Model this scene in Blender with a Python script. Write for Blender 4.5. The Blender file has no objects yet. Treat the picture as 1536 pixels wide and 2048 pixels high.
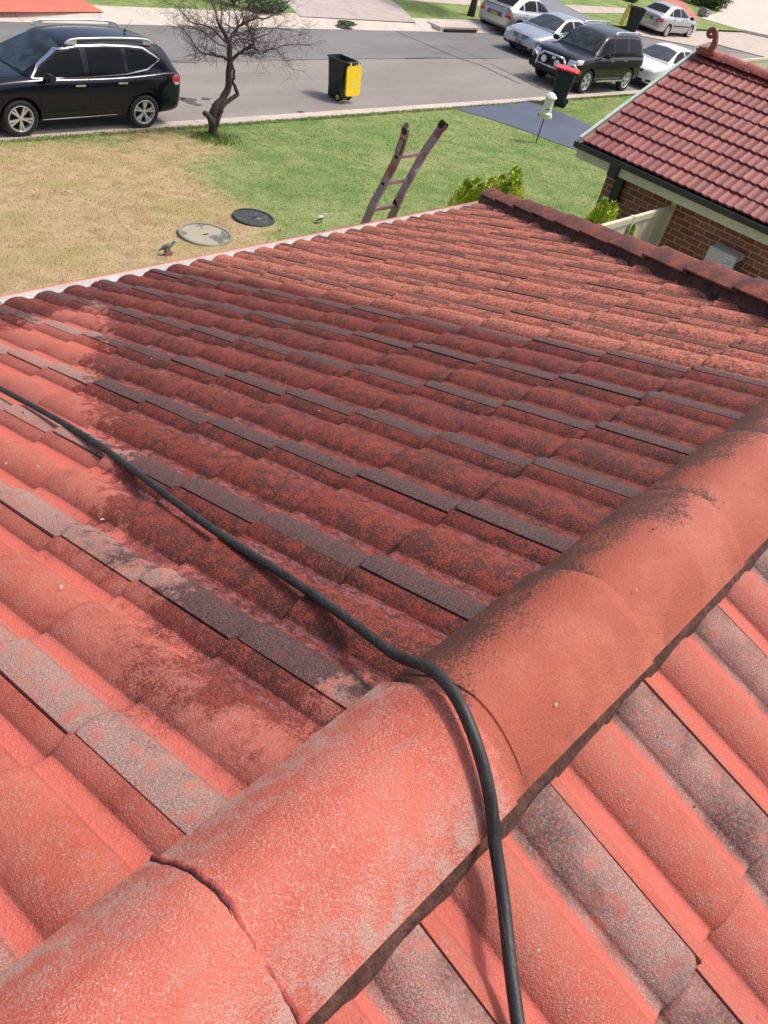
import bpy, bmesh, math, random
import numpy as np
from mathutils import Vector, Matrix
from mathutils.bvhtree import BVHTree
random.seed(7); np.random.seed(7)
sc = bpy.context.scene; col = sc.collection
# ---------------------------------------------------------------- camera, sky, sun, exposure
CAM = np.array([0, -.246206, .958]); FPX = 1669.588
MR = np.array([[0.66467, -0.71669, 0.21111], [0.36157, 0.55582, 0.74855], [0.65382, 0.42121, -0.62857]])
cd = bpy.data.cameras.new('camera'); cam = bpy.data.objects.new('camera', cd); col.objects.link(cam)
cam.matrix_world = Matrix(((MR[0][0], MR[1][0], -MR[2][0], CAM[0]), (MR[0][1], MR[1][1], -MR[2][1], CAM[1]), (MR[0][2], MR[1][2], -MR[2][2], CAM[2]), (0, 0, 0, 1)))
cd.sensor_fit = 'VERTICAL'; cd.sensor_height = 36; cd.sensor_width = 27; cd.lens = FPX / 2048 * 36
cd.clip_start = .05; cd.clip_end = 800; sc.camera = cam
SUN_AZ = (0.90, -0.44); SUN_EL = math.radians(59)
sd_ = Vector((SUN_AZ[0] * math.cos(SUN_EL), SUN_AZ[1] * math.cos(SUN_EL), math.sin(SUN_EL))).normalized()
ld = bpy.data.lights.new('sun', 'SUN'); ld.energy = 1.95; ld.angle = math.radians(9.0); ld.color = (1, .96, .9)
lo = bpy.data.objects.new('sun', ld); col.objects.link(lo); lo.rotation_euler = sd_.to_track_quat('Z', 'Y').to_euler(); lo.location = (0, 0, 30)
w = bpy.data.worlds.new('World'); sc.world = w; w.use_nodes = True
wn = w.node_tree.nodes; wl = w.node_tree.links
sky = wn.new('ShaderNodeTexSky'); sky.sky_type = 'NISHITA'; sky.sun_disc = False
sky.sun_elevation = SUN_EL; sky.sun_rotation = math.atan2(sd_.x, sd_.y); sky.air_density = .7; sky.dust_density = 4.0; sky.ozone_density = .2
wl.new(sky.outputs[0], wn['Background'].inputs[0]); wn['Background'].inputs[1].default_value = .15
sc.view_settings.view_transform = 'Standard'; sc.view_settings.look = 'None'; sc.view_settings.gamma = 1
sc.view_settings.use_curve_mapping = False; sc.view_settings.exposure = 0.42

# ---------------------------------------------------------------- helpers
def ray(u, v): return np.array([(u - 768) / FPX, -(v - 1024) / FPX, 1.]) @ MR
def at_z(u, v, z): d = ray(u, v); return CAM + d * (z - CAM[2]) / d[2]
def at_y(u, v, y): d = ray(u, v); return CAM + d * (y - CAM[1]) / d[1]
def at_x(u, v, x): d = ray(u, v); return CAM + d * (x - CAM[0]) / d[0]
ROAD = -4.85
def lawn_z(y): return -4.815 + .058 * (14.4 - y) if y < 14.4 else -4.815
def at_lawn(u, v):
    d = ray(u, v); n = np.array([0, .058, 1.]); c = -4.815 + .058 * 14.4
    return CAM + d * (c - n @ CAM) / (n @ d)

def tag(o, label=None, cat=None, group=None, kind=None):
    if label: o['label'] = label
    if cat: o['category'] = cat
    if group: o['group'] = group
    if kind: o['kind'] = kind
    return o
def thing(name, label, cat, loc=(0, 0, 0), rz=0, group=None, scale=1):
    o = bpy.data.objects.new(name, None); col.objects.link(o); o.location = loc; o.rotation_euler = (0, 0, rz)
    o.scale = (scale,) * 3; o.empty_display_size = .1
    return tag(o, label, cat, group)
def link(name, me, m, parent=None, smooth=None):
    if m is not None:
        for x in (m if isinstance(m, (list, tuple)) else [m]): me.materials.append(x)
    o = bpy.data.objects.new(name, me); col.objects.link(o)
    if parent is not None: o.parent = parent
    if smooth: me.shade_smooth() if smooth is True else smooth_angle(me, smooth)
    return o
def smooth_angle(me, deg):
    me.shade_smooth(); bm = bmesh.new(); bm.from_mesh(me)
    for e in bm.edges:
        if len(e.link_faces) == 2 and e.calc_face_angle(0) > math.radians(deg): e.smooth = False
    bm.to_mesh(me); bm.free()
def bm_obj(name, bm, m, parent=None, smooth=None):
    bmesh.ops.recalc_face_normals(bm, faces=bm.faces)
    me = bpy.data.meshes.new(name); bm.to_mesh(me); bm.free(); return link(name, me, m, parent, smooth)
def box(bm, lo, hi, bev=0, M=None, mi=0):
    r = bmesh.ops.create_cube(bm, size=1)['verts']
    c = [(a + b) / 2 for a, b in zip(lo, hi)]; s = [abs(b - a) for a, b in zip(lo, hi)]
    for v in r: v.co = Vector((v.co.x * s[0] + c[0], v.co.y * s[1] + c[1], v.co.z * s[2] + c[2]))
    fs = list({f for v in r for f in v.link_faces})
    for f in fs: f.material_index = mi
    if bev:
        g = bmesh.ops.bevel(bm, geom=list({e for f in fs for e in f.edges}), offset=bev, segments=2, affect='EDGES')
        r = list({v for f in g['faces'] for v in f.verts} | {v for v in r if v.is_valid})
        # collect all connected
        seen = set(r); st = list(r)
        while st:
            v = st.pop()
            for e in v.link_edges:
                o = e.other_vert(v)
                if o not in seen: seen.add(o); st.append(o)
        r = list(seen)
    if M is not None: bmesh.ops.transform(bm, matrix=M, verts=r)
    return r
def tube(bm, pts, rad, n=8, cap=True, mi=0):
    P = [Vector(p) for p in pts]; R = rad if isinstance(rad, (list, tuple)) else [rad] * len(P)
    rings = []; up = Vector((0, 0, 1))
    t0 = (P[1] - P[0]).normalized()
    a = t0.orthogonal().normalized()
    for i, p in enumerate(P):
        t = ((P[min(i + 1, len(P) - 1)] - P[max(i - 1, 0)])).normalized()
        a = (a - t * a.dot(t)).normalized(); b = t.cross(a)
        rings.append([bm.verts.new(p + (a * math.cos(k * math.tau / n) + b * math.sin(k * math.tau / n)) * R[i]) for k in range(n)])
    for i in range(len(rings) - 1):
        for k in range(n):
            f = bm.faces.new((rings[i][k], rings[i][(k + 1) % n], rings[i + 1][(k + 1) % n], rings[i + 1][k])); f.material_index = mi
    if cap:
        for r in (rings[0][::-1], rings[-1]): bm.faces.new(r).material_index = mi
def lathe(bm, prof, n=24, M=None, mi=0):
    rings = []; new = []
    for r, z in prof:
        if r < 1e-6: ring = [bm.verts.new((0, 0, z))]
        else: ring = [bm.verts.new((r * math.cos(k * math.tau / n), r * math.sin(k * math.tau / n), z)) for k in range(n)]
        rings.append(ring); new += ring
    for a, b in zip(rings, rings[1:]):
        for k in range(n):
            q = [a[k % len(a)], a[(k + 1) % len(a)], b[(k + 1) % len(b)], b[k % len(b)]]
            u = []
            for v in q:
                if v not in u: u.append(v)
            if len(u) > 2: bm.faces.new(u).material_index = mi
    if M is not None: bmesh.ops.transform(bm, matrix=M, verts=new)
def prism(bm, poly, a, b, ax='y', mi=0):
    def P(p, t): return {'y': (p[0], t, p[1]), 'x': (t, p[0], p[1]), 'z': (p[0], p[1], t)}[ax]
    A = [bm.verts.new(P(p, a)) for p in poly]; B = [bm.verts.new(P(p, b)) for p in poly]
    n = len(poly); bm.faces.new(A).material_index = mi; bm.faces.new(B[::-1]).material_index = mi
    for i in range(n): bm.faces.new((A[i], B[i], B[(i + 1) % n], A[(i + 1) % n])).material_index = mi
def text_mesh(s, size, bold=False):
    c = bpy.data.curves.new('t', 'FONT'); c.body = s; c.size = size; c.align_x = 'CENTER'; c.align_y = 'CENTER'; c.offset = size * .02
    o = bpy.data.objects.new('t', c); col.objects.link(o)
    dg = bpy.context.evaluated_depsgraph_get(); me = bpy.data.meshes.new_from_object(o.evaluated_get(dg))
    bpy.data.objects.remove(o); bpy.data.curves.remove(c); return me

# ---------------------------------------------------------------- materials
class NT:
    def __init__(s, name):
        s.m = bpy.data.materials.new(name); s.m.use_nodes = True; s.t = s.m.node_tree; s.b = s.t.nodes['Principled BSDF']
        s.tc = s.t.nodes.new('ShaderNodeTexCoord'); s.obj = s.tc.outputs['Object']
    def n(s, t): return s.t.nodes.new(t)
    def l(s, a, b): s.t.links.new(a, b)
    def sock(s, i, v):
        if hasattr(v, 'is_output'): s.l(v, i)
        elif isinstance(v, (tuple, list)): i.default_value = (*v, 1) if len(v) == 3 and i.type == 'RGBA' else v
        else: i.default_value = v
    def noise(s, sc, det=4, ro=.55, vec=None, dist=0):
        n = s.n('ShaderNodeTexNoise'); n.inputs['Scale'].default_value = sc; n.inputs['Detail'].default_value = det
        n.inputs['Roughness'].default_value = ro; n.inputs['Distortion'].default_value = dist; s.l(vec or s.obj, n.inputs['Vector']); return n.outputs[0]
    def vor(s, sc, vec=None, feat='F1'):
        n = s.n('ShaderNodeTexVoronoi'); n.feature = feat; n.inputs['Scale'].default_value = sc; s.l(vec or s.obj, n.inputs['Vector']); return n.outputs[0]
    def math(s, op, a, b=0, c=0):
        n = s.n('ShaderNodeMath'); n.operation = op; s.sock(n.inputs[0], a); s.sock(n.inputs[1], b)
        if op in ('MULTIPLY_ADD',): s.sock(n.inputs[2], c)
        return n.outputs[0]
    def mr(s, v, a, b, c=0, d=1, smooth=True):
        n = s.n('ShaderNodeMapRange'); n.interpolation_type = 'SMOOTHSTEP' if smooth else 'LINEAR'
        s.sock(n.inputs[0], v); s.sock(n.inputs[1], a); s.sock(n.inputs[2], b); s.sock(n.inputs[3], c); s.sock(n.inputs[4], d); return n.outputs[0]
    def mix(s, f, a, b, mode='MIX'):
        n = s.n('ShaderNodeMix'); n.data_type = 'RGBA'; n.blend_type = mode; s.sock(n.inputs[0], f); s.sock(n.inputs[6], a); s.sock(n.inputs[7], b); return n.outputs[2]
    def attr(s, name):
        n = s.n('ShaderNodeAttribute'); n.attribute_name = name; return n.outputs['Fac']
    def mapping(s, sc=(1, 1, 1), rot=(0, 0, 0), loc=(0, 0, 0), vec=None):
        n = s.n('ShaderNodeMapping'); n.inputs[1].default_value = loc; n.inputs[2].default_value = rot; n.inputs[3].default_value = sc; s.l(vec or s.obj, n.inputs[0]); return n.outputs[0]
    def bump(s, h, st=.5, d=.01, prev=None):
        n = s.n('ShaderNodeBump'); n.inputs['Strength'].default_value = st; n.inputs['Distance'].default_value = d; s.l(h, n.inputs['Height'])
        if prev: s.l(prev, n.inputs['Normal'])
        return n.outputs[0]
    def out(s, color=None, rough=None, normal=None, metal=None):
        if color is not None: s.sock(s.b.inputs['Base Color'], color)
        if rough is not None: s.sock(s.b.inputs['Roughness'], rough)
        if normal is not None: s.l(normal, s.b.inputs['Normal'])
        if metal is not None: s.b.inputs['Metallic'].default_value = metal
        return s.m
MATS = {}
def mat(name, c, rough=.6, metal=0, var=.12, sc=8, bump=0, bsc=60, coat=0, spec=None):
    if name in MATS: return MATS[name]
    t = NT(name); v = t.noise(sc, 5)
    dark = tuple(x * (1 - var) for x in c); lite = tuple(min(1, x * (1 + var)) for x in c)
    nrm = None
    if bump: nrm = t.bump(t.noise(bsc, 4), bump, .01)
    t.out(t.mix(t.mr(v, .3, .7), dark, lite), rough, nrm, metal)
    if coat: t.b.inputs['Coat Weight'].default_value = coat; t.b.inputs['Coat Roughness'].default_value = .03
    if spec is not None: t.b.inputs['Specular IOR Level'].default_value = spec
    MATS[name] = t.m; return t.m

def tile_material():
    t = NT('painted_concrete_tile'); o = t.obj
    sd = t.attr('clean'); paler = t.attr('paler'); roll = t.attr('roll'); flat = t.attr('trough'); tid = t.attr('tid'); bs = t.attr('bside')
    big = t.noise(7, 5, .62); mid = t.noise(32, 6, .68); fine = t.noise(230, 3, .65); grain = t.noise(430, 2, .7)
    # ragged edge between repainted and dirty parts
    edge = t.math('ADD', sd, t.math('MULTIPLY', t.math('SUBTRACT', mid, .5), .42))
    edge = t.math('ADD', edge, t.math('MULTIPLY', t.math('SUBTRACT', big, .5), .22))
    clean = t.mr(t.math('ADD', edge, t.math('MULTIPLY', t.math('SUBTRACT', fine, .5), .22)), -.010, .012)
    g2 = t.math('ADD', t.math('MULTIPLY', fine, .62), t.math('MULTIPLY', grain, .38))
    fringe = t.math('MULTIPLY', t.mr(t.math('ADD', edge, t.math('MULTIPLY', t.math('SUBTRACT', big, .5), .3)), .16, -.02), t.mr(g2, .49, .515))
    sy_ = t.n('ShaderNodeSeparateXYZ'); t.l(o, sy_.inputs[0]); fringe = t.math('MULTIPLY', fringe, t.mr(sy_.outputs[1], .75, 1.15, 1, .12))
    # repainted surface
    pink = t.mix(t.mr(big, .3, .7), (.47, .088, .052), (.56, .140, .092))
    pink = t.mix(flat, pink, (.66, .150, .108))
    pink = t.mix(t.math('MULTIPLY', t.mr(tid, .2, 1), .25), pink, (.5, .15, .12))
    speck = t.mr(grain, .545, .60)                                          # worn granules showing through
    wear = t.math('MULTIPLY', speck, t.math('SUBTRACT', 1, t.math('MULTIPLY', flat, .85)))
    wear = t.math('MULTIPLY', wear, t.mr(t.math('ADD', mid, t.math('MULTIPLY', roll, .35)), .36, .70, .25, .80))
    pink = t.mix(t.math('MULTIPLY', t.math('SUBTRACT', 1, flat), t.mr(mid, .42, .68, 0, .45)), pink, (.40, .135, .105))
    pink = t.mix(wear, pink, (.58, .34, .29))
    greyt = t.mix(t.mr(grain, .40, .64), (.27, .155, .13), (.50, .34, .29))
    greyt = t.mix(t.mr(mid, .46, .68), greyt, (.52, .16, .12))
    gm = t.math('MULTIPLY', roll, t.mr(t.math('ADD', mid, t.math('MULTIPLY', tid, .18)), .34, .58, .35, .97))
    cleanc = t.mix(gm, pink, greyt)
    # lichen on the far (south) slope rolls
    lich = t.math('MULTIPLY', bs, t.math('MULTIPLY', t.math('ADD', t.math('MULTIPLY', roll, .75), .22), t.mr(big, .38, .62, 0, .8)))
    lich = t.math('MULTIPLY', lich, t.mr(g2, .38, .54))
    cleanc = t.mix(lich, cleanc, (.060, .038, .038))
    spots = t.mr(t.vor(26, t.mapping((1, 1, 1), loc=(3, 1, 0))), .05, .09, 1, 0)
    cleanc = t.mix(t.math('MULTIPLY', t.math('MULTIPLY', spots, bs), .5), cleanc, (.12, .09, .08))
    cleanc = t.mix(t.math('MULTIPLY', fringe, .85), cleanc, (.050, .018, .016))
    # dirty: dark red, black lichen grain, purple grey rolls
    dred = t.mix(t.mr(big, .35, .68), (.27, .042, .027), (.40, .066, .040))
    dred = t.mix(t.mr(tid, 0, 1, 0, .35), dred, (.24, .045, .030))
    mm = t.math('ADD', t.math('MULTIPLY', mid, .7), t.math('MULTIPLY', big, .5))
    th = t.mr(mm, .42, .76, .575, .42); blk = t.math('MULTIPLY', t.mr(t.math('SUBTRACT', g2, th), -.004, .014), .92)
    dirty = t.mix(blk, dred, (.060, .024, .018))
    pur = t.mix(t.mr(g2, .42, .60), (.058, .030, .030), (.160, .084, .076))
    dirty = t.mix(t.math('MULTIPLY', roll, t.mr(mid, .3, .5, .7, .98)), dirty, pur)
    silt = t.math('MULTIPLY', flat, t.mr(t.noise(90, 5, .7, t.mapping((1, .35, 1))), .45, .62))
    dirty = t.mix(t.math('MULTIPLY', silt, t.mr(t.math('ADD', sd, mid), -.55, .35, .08, .5)), dirty, t.mix(t.mr(fine, .4, .6), (.20, .09, .12), (.62, .26, .27)))
    # lighter orange zone towards the hip, with dark specks and rolls
    paler_e = t.mr(t.math('ADD', paler, t.math('MULTIPLY', t.math('SUBTRACT', mid, .5), .25)), -.07, .10)
    palerc = t.mix(t.mr(mid, .35, .65), (.56, .155, .100), (.72, .28, .200))
    palerc = t.mix(t.math('MULTIPLY', t.mr(t.math('ADD', t.math('MULTIPLY', t.noise(110, 4, .75), .55), t.math('MULTIPLY', mid, .45)), .485, .525), .80), palerc, (.15, .060, .042))
    palerc = t.mix(t.math('MULTIPLY', roll, t.mr(fine, .4, .6, .6, .95)), palerc, (.085, .045, .036))
    dirty = t.mix(paler_e, dirty, palerc)
    c = t.mix(clean, dirty, cleanc)
    gr = t.math('MULTIPLY', t.attr('grime_shade'), t.mr(t.math('ADD', mid, t.math('MULTIPLY', fine, .4)), .50, .75, .25, .95)); c = t.mix(t.math('MULTIPLY', gr, .72), c, (.10, .035, .024))  # dirt at roll feet and laps, plus butt overhang shade in the colour
    bm1 = t.bump(t.math('ADD', t.math('MULTIPLY', grain, .8), t.math('MULTIPLY', fine, .9)), .8, .0035)
    bm2 = t.bump(mid, .35, .006, bm1)
    rough = t.mix(clean, t.mix(paler_e, (.60, .60, .60), (.9, .9, .9)), (.62, .62, .62))
    t.out(c, rough, bm2); t.b.inputs['Specular IOR Level'].default_value = .32
    return t.m
def cap_material():
    t = NT('painted_ridge_cap'); y = t.attr('side'); clean = t.attr('clean'); roll = t.attr('worn')
    big = t.noise(6, 5, .6); mid = t.noise(26, 6, .66); fine = t.noise(200, 3, .65); grain = t.noise(430, 2, .7)
    stre = t.noise(16, 6, .65, t.mapping((.22, 1.6, 1)))
    g2 = t.math('ADD', t.math('MULTIPLY', fine, .62), t.math('MULTIPLY', grain, .38))
    pink = t.mix(t.mr(big, .3, .7), (.47, .080, .050), (.62, .150, .100))
    sp = t.math('MULTIPLY', t.mr(grain, .55, .61), t.mr(mid, .33, .6, .25, .85))
    cl = t.mix(sp, pink, (.60, .38, .32))
    scr = t.math('MULTIPLY', t.mr(stre, .56, .66), t.mr(fine, .42, .58))
    cl = t.mix(t.math('MULTIPLY', scr, .55), cl, (.34, .22, .18))
    cl = t.mix(t.math('MULTIPLY', roll, t.mr(t.math('ADD', mid, t.math('MULTIPLY', g2, 1.0)), .88, 1.12, .05, .85)), cl, (.48, .33, .28))
    orange = t.mix(t.mr(big, .35, .65), (.42, .095, .055), (.53, .150, .095))
    orange = t.mix(t.math('MULTIPLY', t.mr(g2, .40, .54, 1, 0), .35), orange, (.30, .065, .040))
    blot = t.math('ADD', t.math('ADD', t.math('MULTIPLY', big, .75), t.math('MULTIPLY', mid, .25)), t.math('MULTIPLY', y, .30))
    blot = t.math('ADD', blot, t.math('MULTIPLY', t.attr('joint'), .16))
    cov = t.mr(blot, .40, .86); th = t.mr(cov, 0, 1, .60, .42, False)
    gk = t.mr(t.math('SUBTRACT', g2, th), -.02, .04)
    dt = t.mix(t.math('MULTIPLY', gk, t.mr(cov, 0, .6, .30, .92)), orange, (.085, .034, .024))
    dt = t.mix(t.math('MULTIPLY', t.mr(blot, .60, .95), .60), dt, (.07, .030, .026))
    lowb = t.math('MULTIPLY', t.attr('low'), t.mr(t.math('ADD', t.math('MULTIPLY', mid, .6), g2), .80, .98))
    dt = t.mix(t.math('MULTIPLY', lowb, .7), dt, (.13, .065, .055))
    e = t.mr(t.math('ADD', clean, t.math('MULTIPLY', t.math('SUBTRACT', mid, .5), .12)), -.02, .03)
    c = t.mix(e, dt, cl)
    poo = t.mr(t.vor(5, t.mapping((1, 1.7, 1), loc=(.37, .71, 0))), .016, .026, 1, 0)
    c = t.mix(t.math('MULTIPLY', poo, .7), c, (.75, .68, .66))
    n1 = t.bump(t.math('ADD', t.math('MULTIPLY', grain, .7), t.math('MULTIPLY', fine, .9)), .75, .0035)
    n2 = t.bump(mid, .2, .004, n1)
    t.out(c, .60, n2); t.b.inputs['Specular IOR Level'].default_value = .35; return t.m
def neigh_tile_material():
    t = NT('dark_red_concrete_tile'); tid = t.attr('tid'); mid = t.noise(14, 5, .6); fine = t.noise(90, 4, .7)
    c = t.mix(tid, (.21, .050, .042), (.32, .085, .070))
    c = t.mix(t.math('MULTIPLY', t.mr(mid, .45, .7), .5), c, (.19, .050, .050))
    c = t.mix(t.math('MULTIPLY', t.mr(fine, .58, .7), .35), c, (.5, .2, .17))
    t.out(c, .6, t.bump(fine, .4, .004)); return t.m
def brick_material():
    t = NT('red_brown_brickwork'); sx = t.n('ShaderNodeSeparateXYZ'); t.l(t.obj, sx.inputs[0]); cx = t.n('ShaderNodeCombineXYZ')
    t.l(t.math('ADD', sx.outputs[0], sx.outputs[1]), cx.inputs[0]); t.l(sx.outputs[2], cx.inputs[1])
    b = t.n('ShaderNodeTexBrick'); t.l(cx.outputs[0], b.inputs['Vector']); b.inputs['Scale'].default_value = 1
    b.inputs['Brick Width'].default_value = .243; b.inputs['Row Height'].default_value = .087; b.inputs['Mortar Size'].default_value = .0065; b.inputs['Mortar Smooth'].default_value = .1
    b.inputs['Color1'].default_value = (.40, .15, .095, 1); b.inputs['Color2'].default_value = (.24, .075, .048, 1); b.inputs['Mortar'].default_value = (.60, .44, .35, 1); b.inputs['Bias'].default_value = -.15
    blotch = t.mr(t.vor(9.5), .10, .16, 1, 0)
    c = t.mix(t.math('MULTIPLY', blotch, .7), b.outputs[0], (.07, .03, .025))
    c = t.mix(t.math('MULTIPLY', t.mr(t.noise(60, 4), .5, .7), .3), c, (.5, .28, .2))
    t.out(c, .85, t.bump(b.outputs['Fac'], -.7, .006)); return t.m
def grass_material(name='lawn_grass', lush=1.0, dryattr=True, blade=False):
    t = NT(name); big = t.noise(.9, 5, .6); mid = t.noise(5, 6, .7); fine = t.noise(32, 4, .75)
    st = t.noise(60, 3, .8, t.mapping((1, .45, 1), (0, 0, .6)))
    g = t.mix(t.mr(mid, .3, .7), (.165, .25, .060), (.36, .42, .155))
    g = t.mix(t.mr(big, .42, .62), g, (.17, .275, .070))
    g = t.mix(t.math('MULTIPLY', t.mr(t.noise(.55, 4, .6, t.mapping(loc=(5, 3, 0))), .48, .66), .45), g, (.47, .46, .21))
    g = t.mix(t.math('MULTIPLY', t.mr(st, .5, .68), .6), g, (.56, .58, .27))
    g = t.mix(t.math('MULTIPLY', t.mr(fine, .56, .38, 0, 1), .28), g, (.07, .14, .03))
    g = t.mix(t.math('MULTIPLY', t.mr(t.noise(2.4, 6, .7, t.mapping(loc=(9, 1, 0))), .52, .68), .5), g, (.10, .19, .04))
    if dryattr:
        d = t.mix(t.mr(mid, .3, .7), (.46, .32, .165), (.62, .46, .26))
        d = t.mix(t.math('MULTIPLY', t.mr(st, .5, .7), .5), d, (.74, .60, .37))
        d = t.mix(t.math('MULTIPLY', t.mr(fine, .5, .35, 0, 1), .25), d, (.20, .145, .07))
        d = t.mix(t.math('MULTIPLY', t.mr(t.noise(2.0, 6, .72, t.mapping(loc=(2, 7, 0))), .50, .66), .55), d, (.36, .245, .115))
        d = t.mix(t.math('MULTIPLY', t.mr(big, .48, .62), .45), d, (.36, .34, .10))
        a = t.math('ADD', t.attr('drygrass'), t.math('MULTIPLY', t.math('SUBTRACT', mid, .5), 1.1))
        a = t.math('ADD', a, t.math('MULTIPLY', t.math('SUBTRACT', big, .5), 1.2))
        g = t.mix(t.mr(a, -.35, .35), g, d)
    t.out(g, .9, None if blade else t.bump(t.math('ADD', st, fine), .9, .03)); t.b.inputs['Specular IOR Level'].default_value = .15
    return t.m
def road_material(name, c1, c2, cracks=False):
    t = NT(name); big = t.noise(.5, 5, .6, t.mapping((.4, 1.6, 1))); fine = t.noise(90, 3, .8); mid = t.noise(3, 6, .65)
    c = t.mix(t.mr(big, .35, .65), c1, c2)
    c = t.mix(t.math('MULTIPLY', t.mr(fine, .35, .65), .35), c, tuple(x * 1.35 for x in c2))
    c = t.mix(t.math('MULTIPLY', t.mr(mid, .58, .72), .35), c, tuple(x * .6 for x in c1))
    c = t.mix(t.math('MULTIPLY', t.mr(t.vor(4), .05, .10, 1, 0), t.mr(mid, .5, .6, 0, .5)), c, (.06, .055, .05))
    t.out(c, .85, t.bump(fine, .5, .006)); return t.m
def concrete(name, c, slab=0, dirt=.3):
    t = NT(name); mid = t.noise(2.2, 6, .65); fine = t.noise(50, 4, .7)
    k = t.mix(t.mr(mid, .35, .7), c, tuple(x * .8 for x in c))
    k = t.mix(t.math('MULTIPLY', t.mr(t.noise(.8, 5, .7), .52, .72), dirt), k, tuple(x * .5 for x in c))
    k = t.mix(t.math('MULTIPLY', t.mr(fine, .5, .7), .25), k, tuple(x * .7 for x in c))
    t.out(k, .85, t.bump(fine, .3, .004)); return t.m
TILE = tile_material(); CAPM = cap_material(); NTILE = neigh_tile_material(); BRICK = brick_material()
GRASS = grass_material(); GRASSB = grass_material('grass_blades', blade=True)
MORTAR = mat('dirty_mortar', (.095, .038, .028), .95, var=.45, sc=30, bump=.8, bsc=80)
REDP = mat('red_painted_metal', (.50, .085, .07), .4); WHITEM = mat('pale_zinc', (.84, .83, .80), .7, var=.12, sc=12, spec=.2)
CREAM = mat('cream_paint', (.72, .66, .50), .5, var=.06); CHAR = mat('charcoal_metal', (.030, .031, .034), .4)
BLKP = mat('black_plastic', (.012, .012, .012), .55); RUB = mat('tyre_rubber', (.018, .018, .018), .8, bump=.2)
CHR = mat('chrome', (.75, .76, .78), .18, 1, .03); ALLOY = mat('alloy_wheel', (.70, .71, .73), .35, .55, .05)
GLASS = mat('tinted_car_glass', (.010, .013, .016), .05, 0, .2, 2, spec=.2); GLASSF = mat('windscreen_glass', (.030, .042, .048), .05, 0, .6, 3, spec=.45)
REDL = mat('red_lamp_lens', (.5, .012, .03), .12, coat=1); CLRL = mat('clear_lamp_lens', (.70, .72, .74), .1, .2, .15, 30, coat=1)
AMBL = mat('amber_lamp_lens', (.75, .20, .03), .15, coat=1); t_ = GLASS.node_tree.nodes['Principled BSDF'].inputs['IOR']; t_.default_value = 1.28
PLY = mat('yellow_plate', (.80, .62, .06), .4, var=.04); PLB = mat('blue_plate', (.012, .022, .08), .4)
BINT = mat('dark_green_bin_plastic', (.014, .022, .017), .5); SEAM = mat('panel_gap', (.004, .004, .004), .9)

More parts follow.
